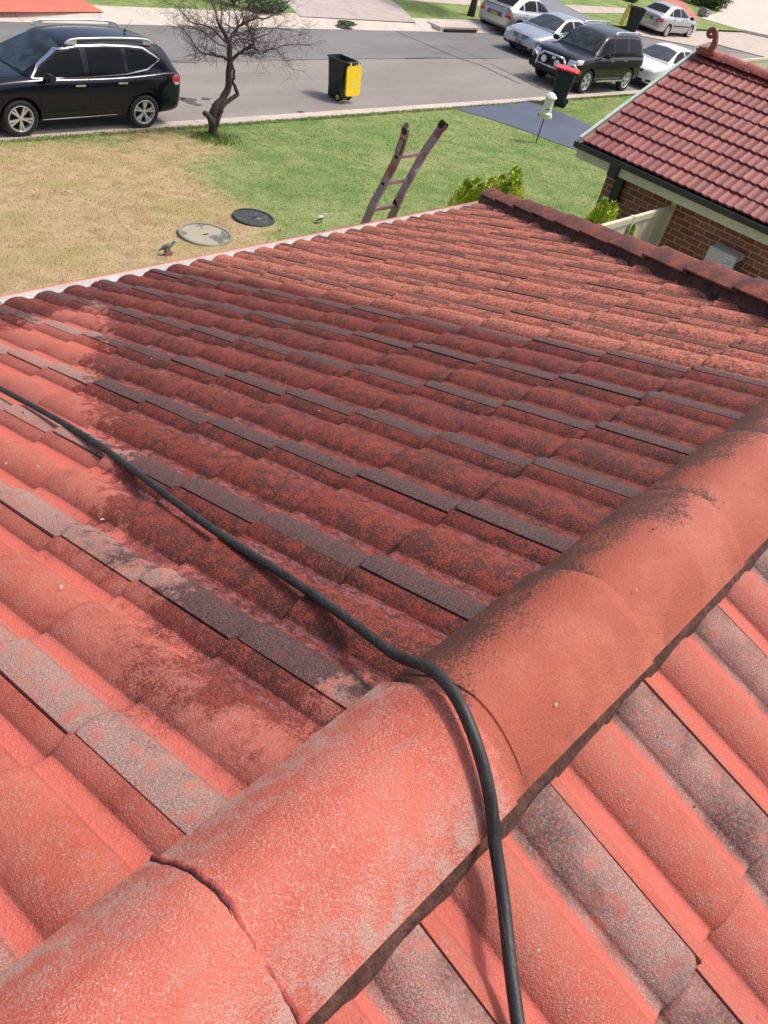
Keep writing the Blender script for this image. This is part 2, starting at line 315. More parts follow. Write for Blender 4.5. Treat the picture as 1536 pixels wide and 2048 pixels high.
# ---------------------------------------------------------------- roof tiles
TP = .34677; PA = math.atan(TP); CP, SP = math.cos(PA), math.sin(PA)
def prof_roll(u, H=.030, hw=.0600, off=.02):
    d = np.abs(((u - off + .075) % .15) - .075); q = np.clip(1 - (d / hw) ** 2.35, 0, 1) ** .88
    return H * q - H
def tiles_mesh(O, U, V, cols, butts, gauge, w=.30, H=.030, t=.018, nu=26, nv=5, off=.02, keep=None, wav=False, lapfrac=.085, seed=1, jit=.0012, tphase=0):
    O, U, V = map(np.array, (O, U, V)); N = np.cross(U, V); N = N if N[2] > 0 else -N
    rng = np.random.default_rng(seed)
    us = np.concatenate([[-.0005, 0.0, .0025], np.linspace(.008, w - .0045, nu), [w - .0025]])
    if not wav:
        ex = [c_ + k * e_ for c_ in (off - .15, off, off + .15, off + .30) for k in (1, -1) for e_ in (.0610, .0585, .0550, .0515)]
        us = np.unique(np.round(np.concatenate([us, [q for q in ex if .004 < q < w - .005]]), 4))
    s = np.concatenate([[-.45], np.linspace(-.01, .86, nv), [.012, .04, .95, .985, 1.0]]); s.sort()
    verts = []; faces = []; A = {k: [] for k in ('roll', 'trough', 'tid', 'grime_shade')}; UV = []
    base = 0; nU = len(us); nS = len(s) + 2
    if wav: hp = w / 4; pr = H * (1 - np.clip(np.abs(((us + hp) % (2 * hp)) - hp) / hp, 0, 1)) ** 1.7 - H
    else: pr = prof_roll(us, H, .0600, off)
    roll = np.clip((lapfrac - us) / .012, 0, 1) * (us > -1)
    d = np.abs(((us - off + .075) % .15) - .075); fl = np.clip((d - .0575) / .004, 0, 1)
    foot = np.clip(1 - np.abs(d - .0570) / .0030, 0, 1)
    pr0 = pr.copy(); pr0[-1] -= .012; pr0[0] -= .016
    for c in cols:
        for bi, vb in enumerate(butts):
            u0 = c * w
            if keep is not None and not keep(u0 + w / 2, vb - gauge / 2): continue
            jh = rng.normal(0, jit); ja = rng.normal(0, jit * .8); ju = rng.normal(0, .0008); jv = rng.normal(0, .0018); tid = rng.random()
            g = np.zeros((nS, nU, 3)); wob = .0009 * np.sin(us * rng.uniform(60, 120) + rng.uniform(0, 6)) + .0006 * np.sin(us * rng.uniform(180, 320) + rng.uniform(0, 6))
            if rng.random() < .12: cx_ = rng.uniform(0, w); wob = wob - .007 * np.clip(1 - np.abs(us - cx_) / .012, 0, 1)
            corner = .010 * np.clip(1 - us / .018, 0, 1) ** 2
            for i in range(nS):
                if i < len(s): vv = vb - gauge * (1 - s[i]) + jv + wob * max(0, s[i]) ** 8 - corner * max(0, s[i]) ** 8; h = pr0 + .003 + t * (s[i] - .5) + jh + ja * (s[i] - .5) - (.0020 if s[i] == 1 else 0)
                elif i == len(s): vv = vb + .002 + jv + wob - corner; h = pr0 + .003 + t * .5 + jh - .006
                else: vv = vb + .001 + jv + wob - corner; h = pr0 + .003 + t * .5 + jh - .026
                g[i] = O + (u0 + ju + us)[:, None] * U + (vv * np.ones(nU))[:, None] * V + h[:, None] * N
            verts.append(g.reshape(-1, 3))
            A['roll'].append(np.tile(roll, nS)); A['trough'].append(np.tile(fl, nS)); A['tid'].append(np.full(nS * nU, tid)); A['grime_shade'].append(np.concatenate([np.clip(np.maximum(foot * .55, (1 if (-.02 < sv <= .013 and bi > 0) else 0) + (.6 if sv == 1 else 0)), 0, 1) for sv in list(s) + [1, 1]]))
            ii, jj = np.meshgrid(np.arange(nS - 1), np.arange(nU - 1), indexing='ij'); a = base + ii * nU + jj
            faces.append(np.stack([a, a + 1, a + nU + 1, a + nU], -1).reshape(-1, 4)); base += nS * nU
    V_ = np.concatenate(verts); F = np.concatenate(faces)
    return V_, F, {k: np.concatenate(v) for k, v in A.items()}
def np_mesh(name, V_, F, attrs, up=True):
    me = bpy.data.meshes.new(name); me.from_pydata(V_.tolist(), [], F.tolist())
    for k, v in attrs.items():
        a = me.attributes.new(k, 'FLOAT', 'POINT'); a.data.foreach_set('value', np.asarray(v, dtype=np.float32))
    me.update(); bm = bmesh.new(); bm.from_mesh(me)
    zsum = sum(f.normal.z for f in bm.faces)
    if zsum < 0: bmesh.ops.reverse_faces(bm, faces=bm.faces)
    bm.to_mesh(me); bm.free(); return me
def cut(me, co, no):
    bm = bmesh.new(); bm.from_mesh(me)
    bmesh.ops.bisect_plane(bm, geom=list(bm.verts) + list(bm.edges) + list(bm.faces), plane_co=co, plane_no=no, clear_outer=True)
    bm.to_mesh(me); bm.free()
def poly_sd(P, poly):
    poly = np.array(poly); n = len(poly); d = np.full(len(P), 1e9); inside = np.zeros(len(P), bool)
    for i in range(n):
        a, b = poly[i], poly[(i + 1) % n]; e = b - a; wv = P - a
        tt = np.clip((wv @ e) / (e @ e), 0, 1); dd = np.hypot(*(wv - tt[:, None] * e).T); d = np.minimum(d, dd)
        cnd = (a[1] > P[:, 1]) != (b[1] > P[:, 1])
        with np.errstate(divide='ignore', invalid='ignore'): xi = (b[0] - a[0]) * (P[:, 1] - a[1]) / (b[1] - a[1]) + a[0]
        inside ^= cnd & (P[:, 0] < xi)
    return np.where(inside, d, -d)
CLEAN = [(0.2, 2.66), (1.47, 2.70), (1.63, 2.76), (1.91, 2.74), (1.61, 2.2), (1.35, 1.94), (1.15, 1.59), (1.0, 1.22), (.90, 1.10), (.76, .92), (.75, .66), (.67, .59), (.63, .44), (.56, .37), (.55, .30), (.62, .24), (.71, .20), (.72, .13), (.72, -1), (-6, -1), (-6, 2.66)]
HS = .815                                                                   # plan slope of the far hip
HX0 = 3.0
house = thing('tiled_roof_house', 'single storey house under the weathered red tiled hip roof the picture is taken from', 'house', (0, 0, 0))
roof_v = [.431 + .291 * k for k in range(-1, 11)]
VA, FA, AA = tiles_mesh((.376, 0, 0), (1, 0, 0), (0, CP, -SP), range(-14, 19), roof_v, .291, H=.0215, t=.017, keep=lambda u, v: u + .376 < HX0 + HS * v * CP + .35, seed=3)
XY = VA[:, :2]; AA['clean'] = poly_sd(XY, CLEAN); AA['paler'] = XY[:, 0] - (2.50 + .06 * XY[:, 1]); AA['bside'] = np.zeros(len(VA))
me = np_mesh('roof_slope', VA, FA, AA); cut(me, (HX0 - .02, 0, 0), Vector((1, -HS, 0)).normalized()); cut(me, (0, .05, 0), (0, -1, 0))
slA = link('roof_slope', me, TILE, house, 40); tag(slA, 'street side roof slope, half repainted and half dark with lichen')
roof_vb = [.442 + .289 * k for k in range(0, 10)]
VB, FB, AB = tiles_mesh((.814, 0, 0), (-1, 0, 0), (0, -CP, -SP), range(-18, 15), roof_vb, .289, H=.024, t=.020, keep=lambda u, v: .814 - u < HX0 + HS * v * CP + .35, seed=5, lapfrac=.100)
AB['clean'] = np.full(len(VB), 1.0); AB['paler'] = np.zeros(len(VB)) - 1; AB['bside'] = np.ones(len(VB))
me = np_mesh('roof_slope', VB, FB, AB); cut(me, (HX0 - .02, 0, 0), Vector((1, HS, 0)).normalized()); cut(me, (0, -.05, 0), (0, 1, 0))
slB = link('roof_slope', me, TILE, house, 40); tag(slB, 'near roof slope repainted pink with grey worn rolls')
EY = 3.14                                                                   # eave line in plan
EX = HX0 + HS * EY; tz = -EY * TP; pC = math.atan2(-tz, EX - HX0)
VC, FC, AC_ = tiles_mesh((HX0, 0, 0), (0, 1, 0), (math.cos(pC), 0, -math.sin(pC)), range(-11, 11), [.3 + .289 * k for k in range(0, 10)], .289, keep=lambda u, v: abs(u) < v * math.cos(pC) / HS + .4, seed=8)
AC_['clean'] = np.full(len(VC), -1.0); AC_['paler'] = np.ones(len(VC)); AC_['bside'] = np.zeros(len(VC))
me = np_mesh('roof_slope', VC, FC, AC_); cut(me, (HX0 + .02, 0, 0), Vector((-1, HS, 0)).normalized()); cut(me, (HX0 + .02, 0, 0), Vector((-1, -HS, 0)).normalized())
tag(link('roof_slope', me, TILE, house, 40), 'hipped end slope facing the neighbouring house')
bm = bmesh.new()                                                           # dark sarking below the tiles
hz = -.055
a = [bm.verts.new(p) for p in ((-3.8, 0, hz), (HX0, 0, hz), (EX, EY, tz + hz), (-3.8, EY, tz + hz), (EX, -EY, tz + hz), (-3.8, -EY, tz + hz))]
bm.faces.new((a[0], a[1], a[2], a[3])); bm.faces.new((a[1], a[0], a[5], a[4])); bm.faces.new((a[1], a[4], a[2]))
bm_obj('roof_underlay', bm, BLKP, house)

# ridge and hip caps: one mesh each, laid end over end
def cap_mesh(L, wid, rise, lip=.012, nseg=20, nx=16, shape=1.9, thick=.014, peak=0, flange=0):
    vs = []; fs = []; xs = np.concatenate([[-.02, 0, .018, .0355, .0375], np.linspace(.06, L - .004, nx), [L]])
    th = np.linspace(-1, 1, nseg + 1); n = nseg + 1
    for i, x in enumerate(xs):
        k = x / L; sc_ = 1 + .04 * k; up = lip * max(0, k) - (flange if x < .036 else 0)
        for q in th:
            z = rise * (1 - abs(q) ** shape) * (1 - peak) + rise * peak * (1 - abs(q))
            vs.append((x, q * wid / 2 * sc_, z + up))
    for i in range(len(xs) - 1):
        for j in range(n - 1): a = i * n + j; fs.append((a, a + 1, a + n + 1, a + n))
    # end lip and lower edges have thickness
    b = len(vs); last = (len(xs) - 1) * n
    for j in range(n): vs[last + j] = (vs[last + j][0], vs[last + j][1], vs[last + j][2] - .0022)
    for j in range(n): x, y, z = vs[last + j]; vs.append((x + .001, y * .97, z - thick))
    for j in range(n - 1): fs.append((last + j, last + j + 1, b + j + 1, b + j))
    for side in (0, n - 1):
        bb = len(vs)
        for i in range(len(xs)): x, y, z = vs[i * n + side]; vs.append((x, y * .985, z - thick * .5))
        for i in range(len(xs) - 1): a = i * n + side; fs.append((a, a + n, bb + i + 1, bb + i))
    return vs, fs
def place_cap(parent, name, L, wid, rise, org, dx, reverse=False, clean=None, shape=1.9, m=None, label=None, peak=0, lip=.012, hipc=False, flange=0):
    vs, fs = cap_mesh(L, wid, rise, lip=lip, shape=shape, peak=peak, flange=flange); me = bpy.data.meshes.new(name); me.from_pydata(vs, [], fs)
    X = Vector(dx).normalized(); Y = Vector((0, 0, 1)).cross(X).normalized(); Z = X.cross(Y)
    M = Matrix(((X.x, Y.x, Z.x, org[0]), (X.y, Y.y, Z.y, org[1]), (X.z, Y.z, Z.z, org[2]), (0, 0, 0, 1)))
    loc = np.array(vs); me.transform(M)
    V_ = np.array([v.co[:] for v in me.vertices])
    side = np.clip(V_[:, 1] / .125, -1, 1) if clean is not None else np.zeros(len(V_)) + .1
    if hipc: side = np.full(len(V_), .72)
    for k, v in dict(side=side, low=np.clip(-V_[:, 1] / .125 * 2 - 1, 0, 1) if clean is not None else np.full(len(V_), .6 if hipc else 0.), clean=(clean - V_[:, 0]) if clean is not None else np.full(len(V_), -1.), worn=np.clip(np.abs(loc[:, 1]) / (wid / 2) * 1.6 - .6, 0, 1), joint=np.where(loc[:, 0] < .05, 1 - np.clip(np.abs(loc[:, 0] - .01) / .05, 0, 1), 0)).items():
        at = me.attributes.new(k, 'FLOAT', 'POINT'); at.data.foreach_set('value', np.asarray(v, np.float32))
    bm = bmesh.new(); bm.from_mesh(me); bmesh.ops.recalc_face_normals(bm, faces=bm.faces)
    if sum(f.normal.z for f in bm.faces) < 0: bmesh.ops.reverse_faces(bm, faces=bm.faces)
    bm.to_mesh(me); bm.free()
    o = link(name, me, m or CAPM, parent, 45)
    if label: tag(o, label)
    return o
ridge = thing('ridge_capping', None, None); ridge.parent = house
del_keys = [k for k in ridge.keys()]
X0 = -3.6 + .015
xj = [.3155 + .4005 * k for k in range(-10, 7)]
for i, x in enumerate(xj[:-1]):
    L = .4005; jr = random.gauss(0, .0016)
    place_cap(ridge, 'ridge_tile', L + (.0 if x < HX0 - .4 else -.05), .247, .078, (x, .008 + random.gauss(0, .0012), -.019 + (jr if abs(x - .1) > .3 else 0)), (1, random.gauss(0, .004), random.gauss(0, .003)), clean=.718, flange=.003 if .6 < x < .8 else 0, lip=.013 if abs(x + .085) > .1 else .001)
bm = bmesh.new()                                                           # crumbling mortar bed under both cap edges
for sgn in (1, -1):
    bm = bmesh.new(); c_ = .008; n = 520; pr_ = None; j1 = j2 = 0
    for i in range(n + 1):
        x = -3.6 + (HX0 + 3.6) * i / n; j1 = j1 * .8 + random.gauss(0, .0010); j2 = j2 * .7 + random.gauss(0, .0010)
        o2 = 0 if sgn < 0 else -.006
        q = [bm.verts.new((x, c_ + sgn * .10, -.010)), bm.verts.new((x, c_ + sgn * (.121 + o2) + j1 * .3, -.026)), bm.verts.new((x, c_ + sgn * (.1295 + o2) + j1 * .8, -.034 + j2 * .4)), bm.verts.new((x, c_ + sgn * (.1335 + o2) + j2 * .7, -.050)), bm.verts.new((x, c_ + sgn * (.136 + o2) + j2 * .7, -.095))]
        if pr_:
            for k in range(4): bm.faces.new((pr_[k], q[k], q[k + 1], pr_[k + 1]))
        pr_ = q
    bm_obj('mortar_bed', bm, MORTAR if sgn < 0 else mat('painted_mortar', (.40, .085, .062), .7, var=.3, sc=30, bump=.5, bsc=90), ridge, True)
for rad, dxx, dz, nm_, mm_ in ((.0042, .0010, -.0022, 'joint_mortar', mat('red_mortar', (.36, .070, .060), .8, var=.3, sc=60, bump=.6, bsc=200)), (.0010, -.0036, .0006, 'joint_crack', mat('dark_crack', (.06, .015, .012), .9))):
    bm = bmesh.new(); pts = []; rr2 = random.Random(9); wob = 0
    for k in range(70):
        q = -1 + 2 * k / 69; wob = wob * .8 + rr2.gauss(0, .0007); pts.append((.316 + dxx + wob + .004 * math.sin(q * 4), .008 + q * .1283, -.0185 + .078 * (1 - abs(q) ** 1.9) + dz))
    tube(bm, pts, [rad * (1 + .25 * math.sin(k * .9) * rr2.random()) for k in range(70)], 8); bm_obj(nm_, bm, mm_, ridge, True)

bm = bmesh.new(); lathe(bm, [(0, .072), (.05, .068), (.10, .050), (.145, .012), (.165, -.03), (.15, -.06)], 24, Matrix.Translation((HX0 + .02, 0, -.004)))
ap = bm_obj('apex_tile', bm, CAPM, ridge, True)
for k_, v_ in dict(side=.5, low=.3, clean=-1., worn=.2, joint=0.).items():
    at_ = ap.data.attributes.new(k_, 'FLOAT', 'POINT'); at_.data.foreach_set('value', np.full(len(ap.data.vertices), v_, np.float32))
def hip_line(s, sgn=1):                                                    # s metres in plan along the hip from the ridge end
    l = math.hypot(1, HS); return (HX0 + HS * s / l, sgn * s / l, -TP * s / l)
for sgn in (1, -1):
    hip = thing('hip_capping', None, None); hip.parent = house
    tot = EY * math.hypot(1, HS) + .07; n = 11; step = tot / n
    for i in range(n):
        a, b = Vector(hip_line(i * step, sgn)), Vector(hip_line((i + 1) * step, sgn)); d = b - a
        up = Vector((0, 0, .030 + random.gauss(0, .003)))
        place_cap(hip, 'hip_tile', d.length + .012, .195, .050, a + up - d * .0 + Vector((0, 0, 0)), d, m=CAPM, shape=1.5, peak=.35, lip=.014, hipc=True)
    bm = bmesh.new()
    for s2 in (1, -1):
        pv = None; nn = 150
        for i in range(nn + 1):
            p = Vector(hip_line(tot * i / nn, sgn)); t_ = (Vector(hip_line(1, sgn)) - Vector(hip_line(0, sgn))); t_.z = 0; t_.normalize(); nrm = Vector((-t_.y, t_.x, 0)) * s2
            j = random.gauss(0, .002)
            q = [bm.verts.new(p + nrm * .06 + Vector((0, 0, .045))), bm.verts.new(p + nrm * (.086 + j) + Vector((0, 0, .026))), bm.verts.new(p + nrm * (.092 + j) + Vector((0, 0, -.005))), bm.verts.new(p + nrm * (.097 + j) + Vector((0, 0, -.08)))]
            if pv:
                for k in range(3): bm.faces.new((pv[k], q[k], q[k + 1], pv[k + 1]))
            pv = q
    bm_obj('mortar_bed', bm, mat('shaded_mortar', (.085, .035, .028), .95, var=.4, sc=25, bump=.7, bsc=60), hip, True)  # bedding mortar, coloured dark to carry the shade beneath the hip caps
# gutter, fascia and walls
def gutter_run(p0, p1, out, parent, m_in, m_out, w=.125, h=.10, back=.0, lip=.010):
    p0, p1, out = Vector(p0), Vector(p1), Vector(out).normalized()
    pr = [(0, 0), (0, -h), (w, -h), (w, 0), (w + .006, .004), (w + .014, .002), (w + .014, -h - .004), (-.003, -h - .004), (-.003, 0)]
    bm = bmesh.new(); A_ = [bm.verts.new(p0 + out * a + Vector((0, 0, b))) for a, b in pr]; B_ = [bm.verts.new(p1 + out * a + Vector((0, 0, b))) for a, b in pr]
    n = len(pr)
    for i in range(n):
        f = bm.faces.new((A_[i], B_[i], B_[(i + 1) % n], A_[(i + 1) % n])); f.material_index = 0 if i < 3 else 1
    bm.faces.new(A_); bm.faces.new(B_)
    return bm_obj('gutter', bm, [m_in, m_out], parent)
GZ = tz - .065
for sgn in (1, -1):
    gutter_run((-3.7, sgn * (EY + .03), GZ), (EX + .17, sgn * (EY + .03), GZ), (0, sgn, 0), house, WHITEM, REDP, w=.118)
gutter_run((EX + .03, -EY - .03, GZ), (EX + .03, EY + .03, GZ), (1, 0, 0), house, WHITEM, REDP, w=.118)
for x in (-3.0, -1.2, .6, 1.72, 2.9, 3.85):
    bm = bmesh.new(); box(bm, (x, EY + .034, GZ - .006), (x + .012, EY + .158, GZ - .002)); bm_obj('gutter_strap', bm, mat('galvanised_strap', (.25, .25, .25), .5), house)
bm = bmesh.new()
for sgn in (1, -1): box(bm, (-3.7, sgn * (EY + .002), GZ - .2), (EX + .0, sgn * (EY + .024), GZ - .002))
box(bm, (EX + .002, -EY, GZ - .2), (EX + .024, EY, GZ - .002))
bm_obj('fascia', bm, CREAM, house)
bm = bmesh.new(); box(bm, (-3.7, -EY + .45, -4.4), (EX - .45, EY - .45, GZ - .19)); bm_obj('wall', bm, BRICK, house)
bm = bmesh.new(); prism(bm, [(-EY + .45, GZ - .2), (EY - .45, GZ - .2), (0, -.12)], -3.7, -3.6, 'x'); bm_obj('gable_wall', bm, BRICK, house)
bm = bmesh.new()
for sgn in (1, -1): box(bm, (-3.7, sgn * (EY - .45), GZ - .20), (EX, sgn * EY, GZ - .185))
box(bm, (EX - .45, -EY + .45, GZ - .20), (EX, EY - .45, GZ - .185)); bm_obj('soffit', bm, CREAM, house)

# ---------------------------------------------------------------- pressure hose lying over the roof
HP = [(1.6, 4.4, -4.2), (1.5, 4.0, -4.17), (1.40, 3.62, -4.0), (1.36, 3.42, -3.2), (1.34, 3.40, -2.0), (1.32, 3.38, -1.35), (1.29, 3.30, -1.12), (1.25, 3.12, -1.07), (1.18, 2.8, -.965), (1.11, 2.45, -.845), (1.075, 2.15, -.742), (1.056, 1.941, -.668), (1.042, 1.736, -.59), (1.03, 1.551, -.524), (1.006, 1.363, -.458), (0.973, 1.179, -.395), (0.944, 1.016, -.339), (0.913, 0.882, -.291), (0.889, 0.766, -.25), (0.875, 0.663, -.214), (0.864, 0.585, -.186), (0.855, 0.494, -.154), (0.843, 0.404, -.122), (0.825, 0.316, -.090), (0.804, 0.232, -.058), (0.777, 0.150, -.012), (0.732, 0.073, .034), (0.700, 0.015, .058), (0.682, -0.03, .056), (0.668, -0.075, .035), (0.656, -0.113, .006), (0.641, -0.146, -.024), (0.622, -0.174, -.039), (0.598, -0.202, -.050), (0.570, -0.23, -.06), (0.545, -0.261, -.071), (0.520, -0.292, -.082), (0.490, -0.33, -.095), (.44, -.40, -.12), (.36, -.52, -.16), (.2, -.70, -.225), (-.1, -.9, -.295)]
def catmull(P, n):
    P = [Vector(p) for p in P]; out = []
    for i in range(len(P) - 1):
        a, b, c, d = P[max(i - 1, 0)], P[i], P[i + 1], P[min(i + 2, len(P) - 1)]
        for k in range(n):
            t = k / n; out.append(.5 * ((2 * b) + (c - a) * t + (2 * a - 5 * b + 4 * c - d) * t * t + (3 * b - a - 3 * c + d) * t ** 3))
    return out + [P[-1]]
for _ in range(2): HP = [HP[0]] + [tuple((np.array(HP[i - 1]) + 2 * np.array(HP[i]) + np.array(HP[i + 1])) / 4) for i in range(1, len(HP) - 1)] + [HP[-1]]
def cap_z(y): q_ = min(1, abs((y - .008) / .1245)); return -.019 + .078 * (1 - q_ ** 1.9) + .022 + (.003 if y < .1 else 0)
def hose_floor(x, y): return max(-abs(y) * TP + .004 if abs(y) < 3.15 else -9, cap_z(y) if abs(y - .008) < .128 else -9) + .0086
HP = catmull(HP, 8); HP = [Vector((p.x, p.y, max(p.z, hose_floor(p.x, p.y)))) for p in HP]
for _ in range(14): HP = [HP[0]] + [(HP[i - 1] + HP[i] * 2 + HP[i + 1]) / 4 for i in range(1, len(HP) - 1)] + [HP[-1]]
HP = [Vector((p.x, p.y, max(p.z, hose_floor(p.x, p.y) - .004))) for p in HP]
for _ in range(2): HP = [HP[0]] + [(HP[i - 1] + HP[i] * 2 + HP[i + 1]) / 4 for i in range(1, len(HP) - 1)] + [HP[-1]]
bm = bmesh.new(); tube(bm, HP, .0088, 16)
t = NT('black_rubber_hose'); wv = t.n('ShaderNodeTexWave'); t.l(t.mapping((1, 1.3, 1), (0, 0, .5)), wv.inputs[0]); wv.inputs['Scale'].default_value = 11; wv.inputs['Distortion'].default_value = .6
f_ = t.mr(wv.outputs['Fac'], .985, 1.0); sc1 = t.mr(t.noise(150, 5, .8, t.mapping((1, .5, 1))), .56, .66)
hc = t.mix(t.math('MULTIPLY', f_, .45), t.mix(t.mr(t.noise(20, 4), .3, .7), (.017, .015, .014), (.032, .029, .027)), (.09, .09, .09)); hc = t.mix(t.math('MULTIPLY', sc1, .5), hc, (.14, .125, .12))
t.out(hc, .52, t.bump(t.noise(300, 3), .25, .002))
tag(bm_obj('hose', bm, t.m, None, True), 'black rubber pressure hose snaking across the roof and over the ridge', 'hose')

# ---------------------------------------------------------------- small litter on the roof
def litter():
    bm = bmesh.new(); r_ = random.Random(3)
    def sz(x, y): return max(-abs(y) * TP + .004, cap_z(y) - .018 if abs(y - .008) < .125 else -9)
    spots = [(1.55, -.02), (1.16, -.03), (1.02, .09), (.86, -.07), (1.33, .03), (1.9, .33), (2.2, .6), (1.2, .5), (.5, .06), (.2, -.05), (.62, -.25), (1.0, -.3), (1.4, -.25)] + [(r_.uniform(.0, 4.2), r_.uniform(.15, 3)) for _ in range(90)]
    for x, y in spots:
        if x > HX0 + HS * abs(y) - .2: continue
        z = sz(x, y) + .003; a = r_.uniform(0, 6.28); l = r_.uniform(.002, .006); w_ = l * r_.uniform(.25, .6); c, s = math.cos(a), math.sin(a)
        q = [(-l, 0, 0), (0, -w_, .002), (l, 0, .001), (0, w_, .003)]
        bm.faces.new([bm.verts.new((x + px * c - py * s, y + px * s + py * c, z + pz - (y * 0))) for px, py, pz in q]).material_index = r_.choice((0, 0, 0, 0, 1))
    me = bpy.data.meshes.new('leaf_litter'); bm.to_mesh(me); bm.free()
    o = link('leaf_litter', me, [mat('dead_leaf', (.06, .03, .018), .9), mat('pale_fleck', (.62, .55, .48), .9)]); tag(o, 'tiny dead leaf scraps and pale flecks scattered on the tiles', 'litter', kind='stuff')
litter()
def surf_z(x, y):
    z = -abs(y) * TP + .006
    if abs(y) < .12: z = max(z, -.034 + .082 * (1 - (abs(y) / .131) ** 1.9) + .006)
    return z

# ---------------------------------------------------------------- ground, road, kerbs
def sheet(name, poly, z, m, zf=None, kind='structure', grid=None, label=None):
    bm = bmesh.new(); vs = [bm.verts.new((p[0], p[1], zf(p[1]) + z if zf else z)) for p in poly]; bm.faces.new(vs)
    bmesh.ops.recalc_face_normals(bm, faces=bm.faces)
    if bm.faces and list(bm.faces)[0].normal.z < 0: bmesh.ops.reverse_faces(bm, faces=bm.faces)
    me = bpy.data.meshes.new(name); bm.to_mesh(me); bm.free(); o = link(name, me, m); o['kind'] = kind; return o
FARG = grass_material('verge_grass', dryattr=False)
FZ = ROAD + .13                                                            # top of far footpath
sheet('ground', [(-300, -300), (400, -300), (400, 400), (-300, 400)], ROAD - .30, FARG)
# near lawn as a grid so it can carry the drygrass patch
nx, ny = 150, 110; xs = np.linspace(-25, 45, nx); ys = np.linspace(-12, 14.42, ny)
GX, GY = np.meshgrid(xs, ys, indexing='ij'); GZv = np.vectorize(lawn_z)(GY)
Vl = np.stack([GX, GY, GZv], -1).reshape(-1, 3); ii, jj = np.meshgrid(np.arange(nx - 1), np.arange(ny - 1), indexing='ij'); a_ = ii * ny + jj
Fl = np.stack([a_, a_ + ny, a_ + ny + 1, a_ + 1], -1).reshape(-1, 4)
DRYP = [tuple(at_lawn(*p)[:2]) for p in ((-400, 330), (0, 292), (150, 285), (300, 300), (390, 345), (440, 390), (520, 425), (560, 460), (520, 500), (400, 540), (300, 600), (100, 700), (-400, 800))]
def dryness(P):
    d = poly_sd(P, DRYP)
    e = at_lawn(330, 290)[:2]; d2 = .9 - np.hypot(*(P - e).T) * .9
    e = at_lawn(150, 275)[:2]; d3 = .9 - np.hypot(*((P - e) * (.4, 1.6)).T) * .8
    return np.clip(np.maximum(d, d2 * .6), -3, .9)
me = np_mesh('lawn', Vl, Fl, {'drygrass': dryness(Vl[:, :2])}); o = link('lawn', me, GRASS); o['kind'] = 'structure'
ROADM = road_material('worn_asphalt', (.210, .184, .163), (.27, .237, .211)); ROADD = road_material('newer_asphalt', (.150, .142, .136), (.200, .188, .180))
KERBC = concrete('kerb_concrete', (.60, .50, .43), dirt=.4); KERBP = concrete('pale_concrete', (.62, .54, .46)); 
sheet('road', [(-60, 14.80), (140, 14.80), (140, 26.0), (-60, 26.0)], ROAD, ROADM)
sheet('road_lane', [(-60, 18.55), (10, 18.6), (18, 18.66), (22, 18.62), (28.5, 18.55), (34, 18.9), (60, 18.9), (60, 21.7), (-60, 21.7)], ROAD + .004, ROADD)
bm = bmesh.new()                                                           # near kerb: concrete edge strip with a low rounded kerb
for x0 in np.arange(-60, 60, 2.4): prism(bm, [(14.40, ROAD - .2), (14.40, ROAD + .030), (14.50, ROAD + .028), (14.66, ROAD + .008), (14.84, ROAD + .006), (14.84, ROAD - .2)], x0 + .006, x0 + 2.394, 'x')
bm_obj('near_kerb', bm, KERBC)['kind'] = 'structure'
bm = bmesh.new()
for x0 in np.arange(-60, 34, 2.4): prism(bm, [(21.62, ROAD - .2), (21.62, ROAD + .008), (22.0, ROAD + .02), (22.12, ROAD + .12), (22.84, ROAD + .15), (22.84, ROAD - .2)], x0 + .008, x0 + 2.392, 'x')
bm_obj('far_kerb', bm, KERBP)['kind'] = 'structure'
# storm drain with lintel
d0 = at_z(862, 50, ROAD + .05); d1 = at_z(937, 57, ROAD + .05)
dr = thing('storm_drain', 'dark kerb inlet drain with concrete lintel beside the rear of the parked silver car', 'drain', (float(d0[0]), 21.9, ROAD))
bm = bmesh.new(); wd = float(d1[0] - d0[0]); box(bm, (0, -.32, .0), (wd, -.25, .10)); bm_obj('inlet', bm, SEAM, dr)
bm = bmesh.new(); box(bm, (-.25, -.24, .0), (wd + .25, .45, .165), .02); bm_obj('lintel', bm, KERBC, dr)
bm = bmesh.new(); box(bm, (.1, -.335, .02), (wd - .1, -.325, .035)); box(bm, (.1, -.335, .06), (wd - .1, -.325, .075)); bm_obj('grate', bm, mat('rusty_steel', (.08, .035, .02), .8), dr)
# far side of the street
def Z(z): return lambda *p: [tuple(at_z(u, v, z)[:2]) for u, v in p]
g = FZ + .02; sheet('far_verge', [(-80, 22.8), (33.5, 22.8), (150, 22.8), (150, 160), (-80, 160)], g, FARG)
q = Z(g)
RDRV = mat('red_driveway_paint', (.72, .16, .10), .7, var=.08, sc=1.2); GRAVEL = concrete('gravelly_concrete', (.50, .42, .37), dirt=.6)
PURD = concrete('grey_driveway', (.24, .235, .26), dirt=.2); PALE = concrete('pale_paving', (.64, .55, .47), dirt=.15); PATHC = concrete('footpath_concrete', (.55, .45, .38), dirt=.25)
S = lambda n, pts, z, m: sheet(n, q(*pts), g + z, m)
S('red_driveway', ((-60, 24), (208, 24), (168, 2), (130, -20), (60, -60), (-80, -60)), .004, RDRV)
S('gravel_drive', ((600, 33), (832, 45), (800, 12), (770, -8), (735, -40), (520, -60), (570, 0)), .004, GRAVEL)
S('footpath', ((735, -4), (960, 12), (960, 2), (735, -14)), .008, PATHC)
S('grey_driveway', ((1130, 60), (1240, 60), (1152, 24), (1105, -4), (1040, -60), (960, -40), (1010, 0)), .004, PURD)
S('footpath', ((1128, 9), (1275, 18), (1275, 27), (1160, 26)), .008, PATHC)
NG = FARG
